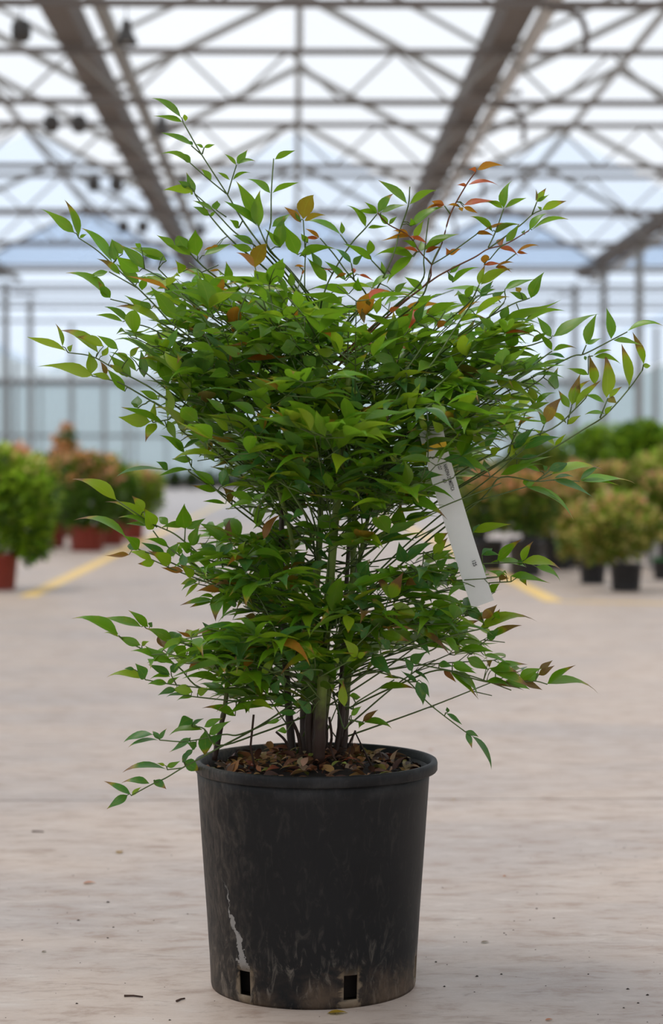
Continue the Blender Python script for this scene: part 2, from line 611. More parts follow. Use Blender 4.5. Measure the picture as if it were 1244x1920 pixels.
def can_mesh():
    prof = [(0.02, 0.0), (0.07, -0.02), (0.085, -0.06), (0.085, -0.15), (0.06, -0.19), (0.03, -0.20)]
    v, f = lathe_data(prof, 16, True, True)
    return new_mesh('lamp_housing', v, f)


shade_me, can_me = lamp_mesh(), can_mesh()
cord_me = tube('lamp_cord', [(0, 0, 0), (0, 0, 0.12)], [0.006, 0.006], 6)
bulb_v, bulb_f = lathe_data([(0.018, -0.12), (0.034, -0.16), (0.03, -0.19), (0.01, -0.205)], 12, True, True)
bulb_me = new_mesh('bulb', bulb_v, bulb_f)
MAT['bulb'] = plain('frosted_bulb', srgb(210, 208, 200), 0.4, 0, 0.03, 8)
ordinal = ['first', 'second', 'third', 'fourth', 'fifth']
for i, y in enumerate(ROWS[:5]):
    for nm, x, me, shape in (('pendant_lamp', -1.43, shade_me, 'bell shaped'), ('heat_lamp', -2.33, can_me, 'round dark'), ('heat_lamp', -2.63, can_me, 'round dark')):
        where = {-1.43: 'in from the gutter', -2.33: 'just inside the gutter', -2.63: 'just outside the gutter'}[x]
        e = empty(nm, (x, y, Z_CHORD - 0.14), label=f'{shape} lamp under the {ordinal[i]} truss from the top, {where}',
                  cat='lamp', group='lamps hanging from the trusses')
        put('lamp_shade' if me is shade_me else 'lamp_housing', me, MAT['lampshade'], e)
        put('lamp_cord', cord_me, MAT['lampshade'], e)
        if me is shade_me:
            put('bulb', bulb_me, MAT['bulb'], e)
    hook = catmull([(2.2, y + 0.0, Z_CHORD - 0.03), (2.42, y, Z_CHORD - 0.06), (2.52, y, Z_CHORD - 0.2), (2.52, y, Z_CHORD - 0.42)], 5)
    put('pipe_hook', tube('pipe_hook', hook, [0.028] * len(hook), 8), MAT['steel_dark'],
        label=f'curved steel hook below the {ordinal[i]} truss from the top', cat='hook', group='hooks below the trusses')


# ================================================================== PLANTS IN THE BACKGROUND
def fol_leaf():
    us = [0, 0.25, 0.6, 1.0]
    ws = [0.04, 0.42, 0.40, 0.0]
    v, f, uv = [], [], []
    for u, w in zip(us, ws):
        arch = 0.35 * u * (1 - u)
        for s in (-1, 0, 1):
            v.append((s * w, u, arch + (0.12 if s else 0)))
            uv.append((u, 0.5 + 0.5 * s))
    for i in range(3):
        a = 3 * i
        f += [(a, a + 1, a + 4, a + 3), (a + 1, a + 2, a + 5, a + 4)]
    return np.array(v), f, np.array(uv)


def leaf_cloud(name, frames, cols, template, alphas=None):
    """one mesh of many leaves: frames = (origin, X, Y, Z vectors already scaled)"""
    tv, tf, tuv = template
    n, k = len(frames), len(tv)
    M = np.array([[list(fr[1]), list(fr[2]), list(fr[3])] for fr in frames])
    O = np.array([list(fr[0]) for fr in frames])
    V = np.einsum('kj,njc->nkc', tv, M) + O[:, None, :]
    V = V.reshape(-1, 3)
    tfa = np.array(tf)
    F = (tfa[None] + (np.arange(n) * k)[:, None, None]).reshape(-1, 4)
    me = bpy.data.meshes.new(name)
    me.vertices.add(len(V))
    me.vertices.foreach_set('co', V.ravel())
    me.loops.add(F.size)
    me.loops.foreach_set('vertex_index', F.ravel())
    me.polygons.add(len(F))
    me.polygons.foreach_set('loop_start', np.arange(0, F.size, 4))
    me.polygons.foreach_set('use_smooth', np.ones(len(F), dtype=bool))
    me.update(calc_edges=True)
    UV = np.tile(tuv, (n, 1))
    ul = me.uv_layers.new(name='UVMap')
    ul.data.foreach_set('uv', UV[F.ravel()].astype(np.float32).ravel())
    ca = me.attributes.new('tint', 'FLOAT_COLOR', 'POINT')
    C = np.ones((n, 4))
    C[:, :3] = np.array(cols)
    C[:, 3] = 0 if alphas is None else np.array(alphas)
    ca.data.foreach_set('color', np.repeat(C, k, axis=0).astype(np.float32).ravel())
    ra = me.attributes.new('rnd', 'FLOAT', 'POINT')
    ra.data.foreach_set('value', np.repeat(np.random.RandomState(3).rand(n), k).astype(np.float32))
    me.validate()
    return me


FOL = fol_leaf()


def rot_frame(axis, nrm, w, l):
    y = axis.normalized()
    x = y.cross(nrm)
    if x.length < 1e-4:
        x = y.cross(Vector((1, 0.3, 0.2)))
    x.normalize()
    z = x.cross(y)
    return (x * w, y * l, z * l)


def jitter(c, a=0.16, rng=random):
    k = 1 + rng.uniform(-a, a)
    return tuple(max(0.0, x * k * (1 + rng.uniform(-a, a) * 0.5)) for x in c)


GREEN, LIME, DARK = srgb(80, 128, 30), srgb(152, 190, 44), srgb(48, 86, 32)
OLIVE, PINK, CREAM = srgb(136, 140, 54), srgb(236, 172, 142), srgb(226, 212, 128)
ORANGE = srgb(240, 172, 120)


def pot_profile(r, h):
    return [(r * 0.80, 0.0), (r * 0.82, 0.01), (r * 0.94, h * 0.86), (r, h * 0.87), (r, h), (r * 0.93, h), (r * 0.91, h * 0.9)]


def shrub(px, base_py, pot_w, pot_top, blobs, pal, top_pal, label, potmat='blackpot', n=900, leaf=0.05, group=None, seed=1, rim=None):
    rng = random.Random(seed)
    base = G(px, base_py)
    s = base.y / FPX
    e = empty('potted_shrub', base, label=label, cat='potted plant', group=group)
    r, h = pot_w * s / 2, (base_py - pot_top) * s
    v, f = lathe_data(pot_profile(r, h), 28, True, False)
    put('pot', new_mesh('pot', v, f), MAT[potmat], e)
    if rim:
        v, f = lathe_data([(r * 1.0, h * 0.88), (r * 1.06, h * 0.9), (r * 1.06, h * 1.02), (r * 0.95, h * 1.02)], 28)
        put('rim', new_mesh('rim', v, f), MAT[rim], e)
    v, f = lathe_data([(r * 0.90, h * 0.9), (r * 0.4, h * 0.94), (0.001, h * 0.95)], 20)
    put('soil', new_mesh('soil', v, f), MAT['soil'], e)
    frames, cols = [], []
    tot = sum(b[2] * b[3] for b in blobs)
    zb0 = min(b[1] for b in blobs)
    for bx, by, rx, ry in blobs:
        c = P(bx, by, base.y) - base
        rx_, ry_ = rx * s, ry * s
        m = int(1.7 * n * rx * ry / tot)
        by += ry * 0.06
        ry *= 1.08
        for _ in range(m):
            while True:
                q = Vector((rng.uniform(-1, 1), rng.uniform(-1, 1), rng.uniform(-1, 1)))
                if 0.1 < q.length < 1:
                    break
            lump = 1 + 0.35 * noise.noise(Vector((q.x * 2.2 + seed * 3.1 + bx, q.y * 2.2, q.z * 2.2)))
            q = q * (q.length ** -0.25) * lump
            p = c + Vector((q.x * rx_, q.y * rx_, q.z * ry_))
            if p.z < h * 0.8:
                p.z = h * 0.8 + rng.uniform(0, 0.1)
            ax = (Vector((q.x, q.y, q.z * 0.6 + 0.35)) + Vector((rng.uniform(-1, 1), rng.uniform(-1, 1), rng.uniform(-1, 1))) * 0.7).normalized()
            nr = (Vector((0, 0, 1)) + Vector((rng.uniform(-1, 1), rng.uniform(-1, 1), rng.uniform(-.5, .5))) * 0.7)
            l = leaf * rng.uniform(0.8, 1.5)
            X, Y, Z = rot_frame(ax, nr, l * 0.9, l)
            frames.append((p, X, Y, Z))
            tt = q.z + rng.uniform(-0.35, 0.35)
            cols.append(jitter(rng.choice(top_pal if tt > 0.45 else pal), 0.2, rng))
        pts = catmull([(rng.uniform(-.2, .2) * r, 0, h * 0.9), (c.x * 0.4, c.y * 0.4 + rng.uniform(-.03, .03), h + (c.z - h) * 0.4), tuple(c + Vector((0, 0, ry_ * 0.5)))], 4)
        put('stem', tube('stem', pts, [0.012 * (1 - 0.7 * i / len(pts)) for i in range(len(pts))], 6), MAT['deadtwig'], e)
    put('foliage', leaf_cloud('foliage', frames, cols, FOL), MAT['bushleaf'], e, kind='stuff')
    return e


gl, gr = 'potted shrubs beside the left aisle line', 'potted shrubs beside the right aisle line'
shrub(-8, 1105, 88, 1038, [(28, 950, 76, 92), (60, 1000, 36, 60), (5, 900, 50, 60)], [GREEN, LIME, DARK, LIME], [LIME, LIME, LIME, CREAM],
      'bright green leafy shrub in a red pot cut off by the photo edge', 'terracotta', 1500, 0.055, gl, 11)
shrub(95, 1026, 62, 986, [(108, 925, 56, 66)], [DARK, GREEN, DARK], [PINK, ORANGE, GREEN], 'dark green shrub with pink tips in the first red pot behind the nearest bush', 'terracotta', 1000, 0.06, gl, 12)
shrub(163, 1033, 72, 985, [(172, 930, 58, 70), (160, 880, 40, 30)], [DARK, GREEN, GREEN], [PINK, ORANGE, OLIVE], 'pink tipped green shrub in the widest red pot of the row', 'terracotta', 1200, 0.06, gl, 13)
shrub(210, 1022, 50, 980, [(214, 925, 42, 62)], [DARK, GREEN, GREEN], [OLIVE, LIME, GREEN], 'narrow green shrub in a red pot right of the widest pot', 'terracotta', 800, 0.06, gl, 14)
shrub(250, 1012, 44, 972, [(262, 925, 46, 46)], [GREEN, OLIVE, LIME], [CREAM, PINK, LIME], 'yellowish shrub in the last red pot nearest the open aisle', 'terracotta', 800, 0.06, gl, 15)
shrub(122, 1005, 50, 960, [(122, 890, 34, 70), (125, 818, 15, 20)], [DARK, GREEN], [ORANGE, ORANGE, PINK], 'tall thin shrub with an orange tuft standing above the red pots', 'terracotta', 700, 0.06, gl, 16)
shrub(22, 1008, 60, 960, [(25, 895, 52, 58)], [GREEN, OLIVE], [ORANGE, PINK, ORANGE], 'shrub with an orange crown behind the bright green bush', 'terracotta', 800, 0.06, gl, 17)

shrub(1174, 1108, 64, 1056, [(1165, 990, 72, 62), (1120, 1010, 40, 40)], [OLIVE, GREEN, CREAM, OLIVE], [CREAM, PINK, LIME, OLIVE], 'cream flecked shrub in the nearest black pot at the aisle corner', 'blackpot', 1600, 0.04, gr, 21)
shrub(1112, 1094, 54, 1046, [(1090, 1000, 44, 50)], [OLIVE, GREEN, CREAM], [CREAM, PINK, OLIVE], 'smaller cream flecked shrub in the black pot left of the nearest one', 'blackpot', 1000, 0.04, gr, 22)
shrub(1246, 1086, 46, 1046, [(1238, 950, 48, 56)], [OLIVE, GREEN], [CREAM, PINK, GREEN], 'shrub in a black pot with a green rim at the photo edge', 'blackpot', 900, 0.045, gr, 23, 'greenpot')
shrub(915, 1070, 66, 1012, [(915, 945, 56, 58)], [OLIVE, GREEN, DARK], [PINK, ORANGE, OLIVE], 'dull pinkish shrub in a black pot just behind the hanging white label', 'blackpot', 1000, 0.045, gr, 24)
shrub(985, 1080, 70, 1010, [(985, 945, 56, 55)], [OLIVE, DARK, GREEN], [PINK, ORANGE, OLIVE], 'reddish tipped shrub in the middle black pot of the dark row', 'blackpot', 1000, 0.045, gr, 25)
shrub(1046, 1068, 60, 1012, [(1050, 955, 50, 60)], [OLIVE, GREEN, CREAM], [PINK, CREAM, OLIVE], 'pale olive shrub at the end of the dark pot row', 'blackpot', 1000, 0.045, gr, 26)
shrub(1005, 1044, 60, 985, [(1005, 885, 62, 52)], [DARK, GREEN, OLIVE], [GREEN, OLIVE, DARK], 'grey green bush behind the dark pot row', 'blackpot', 1000, 0.06, gr, 27)
shrub(1110, 1022, 60, 980, [(1105, 875, 66, 62), (1130, 835, 40, 36)], [GREEN, LIME, GREEN], [LIME, LIME, GREEN], 'bright green bush behind the cream flecked shrubs', 'blackpot', 1300, 0.06, gr, 28)
shrub(1205, 1036, 60, 980, [(1195, 870, 66, 66), (1205, 825, 50, 34)], [GREEN, LIME, GREEN], [LIME, LIME, GREEN], 'tallest bright green bush at the photo edge', 'blackpot', 1400, 0.06, gr, 29)
shrub(885, 1024, 60, 985, [(880, 905, 55, 50)], [OLIVE, GREEN], [OLIVE, CREAM, PINK], 'olive bush half hidden behind the big shrub', 'blackpot', 800, 0.06, gr, 30)
shrub(1150, 1044, 60, 1006, [(1150, 930, 62, 56)], [OLIVE, GREEN, OLIVE], [PINK, OLIVE, CREAM], 'olive bush with faint pink tips between the cream flecked shrub and the bright bushes', 'blackpot', 1000, 0.055, gr, 31)
shrub(1240, 1062, 60, 1006, [(1232, 915, 56, 62)], [OLIVE, GREEN], [OLIVE, LIME, CREAM], 'olive bush above the grey bench end', 'blackpot', 900, 0.055, gr, 32)
shrub(1072, 1062, 60, 1006, [(1075, 930, 54, 58)], [OLIVE, GREEN, CREAM], [PINK, CREAM, OLIVE], 'pale pink tipped bush behind the end of the dark pot row', 'blackpot', 900, 0.055, gr, 33)
for i, x in enumerate((296, 328, 360, 392, 424, 456)):
    shrub(x, 917, 16, 911, [(x, 898, 9, 12)], [DARK, srgb(70, 84, 66)], [DARK, srgb(110, 124, 100)],
          f'low dark shrub at the foot of the far wall, {["first", "second", "third", "fourth", "fifth", "sixth"][i]} from the red pots', 'blackpot', 160, 0.16, 'low shrubs along the far wall', 40 + i)

# a low grey bench whose end shows at the picture edge
be = empty('low_bench', G(1255, 1072), label='pale grey low bench end above the green rimmed pot', cat='bench')
put('bench_top', box('bench_top', -0.17, 0.75, -0.12, 0.2, 0.385, 0.43), MAT['greybench'], be)
for x in (-0.12, 0.68):
    for y in (-0.08, 0.16):
        put('leg', box('leg', x - 0.02, x + 0.02, y - 0.02, y + 0.02, 0, 0.386), MAT['greybench'], be)

# ================================================================== THE SHRUB IN THE BLACK POT
POT = G(588.0, 1842.0)
YP = POT.y
PX = YP / FPX                                    # metres per pixel in the plane of the pot
shrub_root = empty('potted_shrub', POT, label='large leafy nandina shrub in a black plastic nursery pot on the concrete', cat='potted plant')
INV = Matrix.Translation(-POT)


def loc(p):
    return Vector(p) - POT


# ---- pot: wall with drain holes, lip, floor
Z_RIM = 0.395
prof = [(0.1785, 0.0), (0.1800, 0.006), (0.1803, 0.014), (0.1822, 0.056), (0.1836, 0.075), (0.1870, 0.13), (0.1912, 0.19), (0.1954, 0.25), (0.1995, 0.31), (0.2030, 0.36), (0.2046, Z_RIM - 0.014)]
NSEG = 138
hole_deg = [-40.2 + 60 * k for k in range(6)]
v, f = [], []
for r, z in prof:
    for k in range(NSEG):
        a = 2 * math.pi * k / NSEG
        v.append((r * math.sin(a), -r * math.cos(a), z))
for i in range(len(prof) - 1):
    for k in range(NSEG):
        deg = (k + 0.5) * 360 / NSEG
        if i == 2 and any(abs((deg - h + 180) % 360 - 180) < 3.9 for h in hole_deg):
            continue
        k2 = (k + 1) % NSEG
        f.append((i * NSEG + k, i * NSEG + k2, (i + 1) * NSEG + k2, (i + 1) * NSEG + k))
pot = put('pot', new_mesh('pot', v, f), MAT['pot'], shrub_root)
md = pot.modifiers.new('thickness', 'SOLIDIFY')
md.thickness = 0.004
md.offset = -1
lip = [(0.2040, Z_RIM - 0.020), (0.2110, Z_RIM - 0.0195), (0.2126, Z_RIM - 0.017), (0.2128, Z_RIM - 0.006), (0.2115, Z_RIM - 0.0015), (0.2085, Z_RIM), (0.2040, Z_RIM - 0.0005), (0.2012, Z_RIM - 0.004), (0.1985, Z_RIM - 0.02), (0.1940, Z_RIM - 0.05)]
v, f = lathe_data(lip, 120)
put('rim', new_mesh('rim', v, f), MAT['pot'], pot, loc=(0.005, 0, 0))
v, f = lathe_data([(0.001, 0.004), (0.1775, 0.004), (0.1775, 0.001), (0.001, 0.001)], 64)
put('pot_base', new_mesh('pot_base', v, f), MAT['pot'], pot)

# ---- soil and litter
Z_SOIL = Z_RIM - 0.036


def soil_z(x, y):
    r = math.hypot(x, y)
    return Z_SOIL + 0.034 * max(0, 1 - (r / 0.19) ** 2) + 0.007 * noise.noise(Vector((x * 22, y * 22, 0)))


v, f = [], []
for i in range(13):
    r = 0.2 * i / 12
    for k in range(48):
        a = 2 * math.pi * k / 48
        v.append((r * math.cos(a), r * math.sin(a), soil_z(r * math.cos(a), r * math.sin(a))))
for i in range(12):
    for k in range(48):
        k2 = (k + 1) % 48
        f.append((i * 48 + k, (i + 1) * 48 + k, (i + 1) * 48 + k2, i * 48 + k2))
# side of the root ball, seen through the drain holes
m = len(v)
for z in (0.01, 0.15, Z_SOIL + 0.02):
    for k in range(48):
        a = 2 * math.pi * k / 48
        rr = 0.148 + 0.11 * z + 0.002 * noise.noise(Vector((a * 9, z * 30, 0)))
        v.append((rr * math.cos(a), rr * math.sin(a), z if z < 0.2 else soil_z(0.19, 0)))
for i in range(2):
    for k in range(48):
        k2 = (k + 1) % 48
        f.append((m + i * 48 + k, m + i * 48 + k2, m + (i + 1) * 48 + k2, m + (i + 1) * 48 + k))
put('soil', new_mesh('soil', v, f), MAT['soil'], shrub_root)


# ---- leaf shapes: eight bent versions of one folded lance-shaped leaf
def leaf_shape(arch, fold, sickle, tipdrop, twist=0.0):
    us = [0, 0.05, 0.13, 0.24, 0.36, 0.50, 0.64, 0.78, 0.90, 1.0]
    ws = [0.04, 0.22, 0.60, 0.92, 1.0, 0.88, 0.62, 0.34, 0.13, 0.0]
    v, f, uv = [], [], []
    for u, w in zip(us, ws):
        z = arch * 4 * u * (1 - u) * (0.6 + 0.4 * u) - tipdrop * max(0, u - 0.7) ** 2 * 4
        x = sickle * 4 * u * (1 - u)
        tw = twist * (u - 0.5)
        for s in (-1, 0, 1):
            dx, dz = s * 0.5 * w, (fold * 0.34 * 0.5 * w if s else 0.0)
            v.append((x / 0.34 + dx * math.cos(tw), u, z + dz + dx * 0.34 * math.sin(tw)))
            uv.append((u, 0.5 + 0.5 * s))
    for i in range(len(us) - 1):
        a = 3 * i
        f += [(a, a + 1, a + 4, a + 3), (a + 1, a + 2, a + 5, a + 4)]
    return np.array(v), f, np.array(uv)


SHAPES = [leaf_shape(0.05, 0.25, 0.0, 0.0, 0.3), leaf_shape(0.10, 0.35, 0.03, 0.05, -0.4), leaf_shape(0.14, 0.3, -0.03, 0.1, 0.5),
          leaf_shape(0.02, 0.45, 0.02, 0.0, 0.6), leaf_shape(0.08, 0.55, -0.02, 0.25, -0.5), leaf_shape(0.17, 0.25, 0.04, 0.0, 0.2),
          leaf_shape(-0.03, 0.35, -0.04, 0.0, -0.7), leaf_shape(0.06, 0.2, 0.05, 0.15, 0.8)]
LEAF_ME = []
for tv, tf, tuv in SHAPES:
    me = new_mesh('leaf', tv.tolist(), tf)
    ul = me.uv_layers.new(name='UVMap')
    for lp in me.loops:
        ul.data[lp.index].uv = tuple(tuv[lp.vertex_index])
    me.materials.append(MAT['leaf'])
    LEAF_ME.append(me)

CLR = {'g': srgb(97, 146, 26), 'y': srgb(140, 170, 34), 'd': srgb(66, 118, 54), 'r': srgb(186, 66, 30), 'o': srgb(160, 96, 36), 'k': srgb(116, 66, 44)}

# Traced sprays.  Each tile: origin and scale of a close-up; leaves "x0 y0 x1 y1 width kind" from stalk to tip, twigs "x y x y ..."
TILES = {}
TILES['A'] = (260, 160, 0.25723, 0, """310 235 98 88 55 g/318 268 102 225 35 g/340 262 332 208 35 y/400 440 162 345 45 g/398 430 360 405 25 d/472 455 412 430 22 g/478 455 558 432 28 g/375 565 162 495 40 g/380 565 290 488 50 g/530 690 455 608 48 g/665 690 575 632 28 g/688 690 822 640 25 g/712 580 628 500 30 g/718 570 795 468 55 g/722 578 852 545 30 g/400 775 178 765 62 y/410 780 350 630 55 d/385 750 290 695 50 d/395 775 385 800 20 y/550 915 395 840 35 g/515 950 395 885 50 g/568 910 575 840 62 d/520 955 565 915 25 g/730 1040 665 980 50 g/995 540 1145 475 50 g/960 785 790 680 50 g/978 785 1170 708 45 g/865 1025 622 842 65 g/850 960 710 695 90 g/880 1030 885 760 100 g/975 1030 1115 928 55 g/1035 1180 1060 950 100 g/1160 1235 1065 1020 110 g/1185 1000 1060 885 55 o/430 1244 415 1050 120 g/265 1170 130 1090 50 g/350 1190 290 1085 95 d/385 1240 200 1160 60 g/480 1240 675 1155 60 g/848 1330 940 1155 115 o/830 1200 675 1160 60 g/840 1160 685 1090 55 g/180 1244 0 1195 60 g/1030 1180 920 1045 50 g""",
"""+885 1155 760 985 650 800 460 505 325 270/640 790 500 675 375 565/460 505 385 440/465 500 478 455/650 795 680 690 715 580/+940 1180 965 1000 968 790 985 535/+850 1170 700 1070 560 925 410 790/+700 1150 540 975 410 795/+960 1200 880 1040 850 960/760 985 730 1040/640 960 568 910/+470 1320 430 1244/+470 1320 350 1190""")
TILES['B'] = (560, 280, 0.22508, 0, """40 580 130 380 140 o/50 595 228 548 50 o/15 600 -30 520 30 g/350 710 55 590 55 g/365 705 355 600 45 g/175 740 55 660 35 r/165 740 10 735 25 r/10 890 320 815 70 g/560 645 400 460 50 g/655 535 485 515 45 g/655 530 548 437 40 g/665 525 795 365 75 gt/905 455 662 255 75 g/690 525 905 462 45 g/925 460 1145 335 70 g/745 625 660 520 55 g/755 625 825 558 38 g/580 655 760 635 25 g/610 920 370 785 60 g/590 880 590 750 70 g/960 895 620 890 60 g/440 950 305 825 50 d/455 955 545 870 60 d/395 1095 215 930 60 g/190 985 100 845 70 d/235 1100 70 900 80 g/420 1205 110 1160 70 g/940 640 1215 480 70 g/945 635 935 570 50 g/970 750 1045 590 60 y/920 720 780 680 40 r/930 725 680 765 30 r/930 725 1075 785 40 r/1215 465 1110 430 45 r/1200 465 1045 520 22 r/1000 855 820 835 28 r/985 820 860 760 40 g/1030 845 1020 760 70 g/1050 840 1244 740 60 g/1060 860 1190 815 40 r/950 890 735 1125 80 g/1035 1165 880 1060 65 g/805 1200 905 1105 55 g/720 1050 690 930 45 g/770 1040 600 1170 60 g/465 1030 455 985 40 r/505 1045 635 1100 20 r/400 1035 300 1085 30 r/390 1080 480 1020 25 g/490 1180 495 1065 80 g/310 1010 200 1005 15 r/80 780 20 700 50 g""",
"""+200 1244 270 1060 430 800 560 655 655 540/+600 1244 720 1040 800 850 845 680 915 470 928 312/720 1040 610 925/405 785 350 710/430 800 405 785/+1020 1244 1110 960 1190 790/1110 960 1010 850 920 720 750 625 660 530/+1020 1110 1045 900 1085 570/+570 1244 465 1090 400 1020 300 880 180 740/+55 1180 60 790/60 900 40 590/465 1090 440 950""")
TILES['C'] = (800, 280, 0.22508, 0, """425 170 640 135 58 r/415 170 355 165 40 r/350 295 605 305 30 r/335 300 255 295 28 r/315 465 605 430 38 r/310 480 430 535 40 r/270 480 170 465 25 r/150 465 42 430 50 r/145 468 0 500 22 r/280 485 300 520 40 r/645 490 712 255 70 g/655 490 835 405 50 g/635 490 490 440 45 g/550 685 370 548 60 g/575 695 780 615 50 g/470 680 740 620 32 r/415 705 578 725 32 r/665 770 775 615 65 g/610 805 655 735 70 r/610 820 770 890 38 r/755 860 940 798 30 r/755 860 848 870 25 r/920 440 1000 320 60 yt/925 435 1028 372 30 g/910 430 912 330 20 k/965 505 1170 430 70 yt/960 500 925 475 25 g/860 670 1018 530 55 g/880 672 1185 575 48 g/810 710 825 670 35 d/480 950 495 875 70 r/480 965 620 955 35 r/580 985 730 940 25 r/580 985 715 1020 30 r/455 1125 720 980 80 yt/440 1130 490 960 60 yt/220 1110 440 970 45 g/220 1100 180 1030 45 d/200 1030 290 960 50 g/655 1165 915 1078 50 g/870 1240 978 1020 100 g/845 1244 690 1185 60 g/560 1244 650 1180 75 d/780 1190 740 1150 50 o/185 870 290 825 50 r/185 870 165 820 50 r/0 800 280 705 60 g/0 860 130 815 35 r/340 1240 400 1130 70 g/450 1200 580 1165 40 g/450 1230 560 1090 70 d""",
"""+0 1120 45 960 130 780 200 540 325 310 415 180/200 540 150 470/45 960 185 875 415 710/45 960 0 905/+20 1110 200 1000 400 900 515 830 660 790 850 680/515 830 780 635 880 545 960 505/880 545 920 440/515 820 575 690 645 495/660 790 610 820 530 915/640 950 745 870/+330 1300 440 1130/+600 1330 655 1165/+640 1330 860 1240""")
TILES['D'] = (40, 350, 0.25723, 0, """385 335 148 152 70 g/418 365 318 92 65 gt/425 375 480 348 25 g/660 550 445 292 80 g/720 640 548 525 50 gT/690 545 660 380 70 g/740 490 655 380 60 g/860 620 690 500 100 g/900 600 715 420 85 g/630 620 460 658 40 g/640 810 318 630 70 g/650 810 560 685 70 gt/945 930 755 785 70 g/950 890 860 825 60 d/1030 1010 690 865 65 yt/790 995 610 868 55 g/740 985 542 935 42 g/875 440 830 412 35 g/1060 540 790 445 80 g/1125 970 940 725 105 g/1140 975 1200 810 75 g/880 755 905 650 60 g/1100 700 990 745 45 g/860 700 690 560 80 g/1180 620 1130 540 75 y/1050 1200 990 1100 100 yt/1060 1190 1150 1010 60 g/1120 1230 1120 1120 65 g/1045 1215 890 1215 35 g/330 1200 40 1095 60 y/300 1165 250 995 35 yt/345 1200 375 1150 40 y/560 1210 275 1050 80 yt/600 1165 400 1090 70 yt/705 1185 550 1085 60 g/590 1235 635 1160 45 y/795 1240 865 1165 45 yt""",
"""+1244 1110 1080 980 980 870 850 740 700 600 560 470 420 375/+1030 1000 930 930 800 860 650 820/+990 1055 780 995/+1244 840 1110 710 1000 600/1110 710 900 600/850 740 640 620""")
TILES['E'] = (40, 580, 0.25723, 0, """510 470 490 305 85 y/520 480 120 400 75 y/650 515 510 470 50 y/620 480 575 375 45 k/755 600 620 430 70 g/895 495 870 290 70 d/1075 540 990 330 105 g/1200 670 1135 360 95 y/1065 785 1050 535 75 y/1040 330 890 325 38 g/1120 370 1130 245 65 g/1000 660 860 590 60 g/1060 860 725 712 55 g/940 820 705 785 105 y/960 820 975 665 50 y/985 830 905 970 75 yt/1065 810 1130 955 65 g/1190 1045 1005 915 60 g/1185 1045 1100 950 35 g/1244 1095 1095 1090 55 g/1075 1175 690 1200 32 d/1070 1170 985 1110 55 d/1230 1170 1000 1215 40 g/840 715 850 630 80 d/850 720 800 680 30 d/800 490 640 330 90 g/840 450 640 310 50 g/780 360 700 310 40 yt/800 480 700 440 50 y/740 460 640 400 50 yt""",
"""+1010 620 870 530 700 445 520 345 340 315/+800 580 650 515 515 485/+980 520 870 440/+1150 800 1070 805 960 825/+1244 1200 1230 1170 1075 1175/+1010 700 900 690 850 720""")
TILES['F'] = (940, 500, 0.24437, 0, """385 540 275 382 75 g/390 640 280 495 45 g/405 535 760 345 70 g/655 595 735 360 85 g/660 595 778 545 32 g/845 555 808 312 78 g/970 495 1244 435 42 g/865 565 1095 605 38 g/1095 750 1010 500 65 yT/1085 760 1150 760 40 y/985 920 925 590 85 yt/810 1005 800 660 110 yt/720 905 675 665 72 yT/705 685 850 637 28 g/720 690 920 745 45 g/640 685 650 720 25 d/400 645 580 615 38 gt/670 830 490 775 38 g/415 940 440 770 90 d/490 700 330 685 25 d/480 720 360 750 40 d/525 1080 440 945 60 gt/545 1060 605 820 90 yT/550 1060 690 870 50 yt/570 1085 770 870 60 yt/795 1045 640 985 45 g/830 1000 930 920 45 yt/820 1010 890 1050 60 k/800 1130 640 1130 35 g/800 1130 860 1065 40 y/340 1200 470 1000 100 oT/500 1200 350 1115 45 y/510 1210 615 1140 50 y/335 1215 280 1100 40 gt/245 1060 215 920 80 y/270 1055 430 965 40 g/200 1110 375 1040 55 g/0 440 470 250 60 g/170 440 490 335 55 g/75 620 100 410 110 g/0 400 55 290 70 d/240 580 370 500 45 g/0 670 290 655 30 g/0 700 320 705 35 g/60 840 190 735 60 g/40 930 310 740 45 g/230 840 485 850 35 g""",
"""+0 680 240 600 385 550/+295 720 390 650/+470 725 640 670 845 565 970 500/625 670 655 600/+0 1500 270 1460 640 1244 800 1140 980 940 1085 795/+0 1400 390 1244 570 1090 650 1010/520 1160 540 1080/+0 1020 150 960 300 870 360 800/670 690 705 685/980 940 985 920/760 1160 820 1010/1085 795 1095 750""")
TILES['G'] = (940, 740, 0.24437, 0, """85 305 10 120 85 y/100 415 255 255 85 d/95 440 345 305 50 y/415 395 245 262 50 y/180 415 460 330 70 d/415 410 500 300 40 y/390 610 790 580 60 yt/365 580 515 525 75 d/350 580 320 540 35 d/400 650 710 790 50 d/610 655 760 540 50 d/615 660 1040 665 42 gt/620 662 905 695 35 g/190 700 175 640 50 g/190 700 265 670 40 g/195 710 560 970 50 g/200 708 470 825 40 g/410 640 575 640 25 d/300 590 130 560 35 gt/150 500 320 465 40 d/120 560 400 470 35 g/0 615 330 520 50 g/70 480 85 340 60 y/130 240 270 165 30 o""",
"""+-240 850 0 765 200 705/+-150 800 0 635 265 665 400 655 600 665/270 665 400 560/+0 520 80 370 170 190/300 310 330 235/265 665 390 610/+-100 650 180 415/760 180 800 80""")
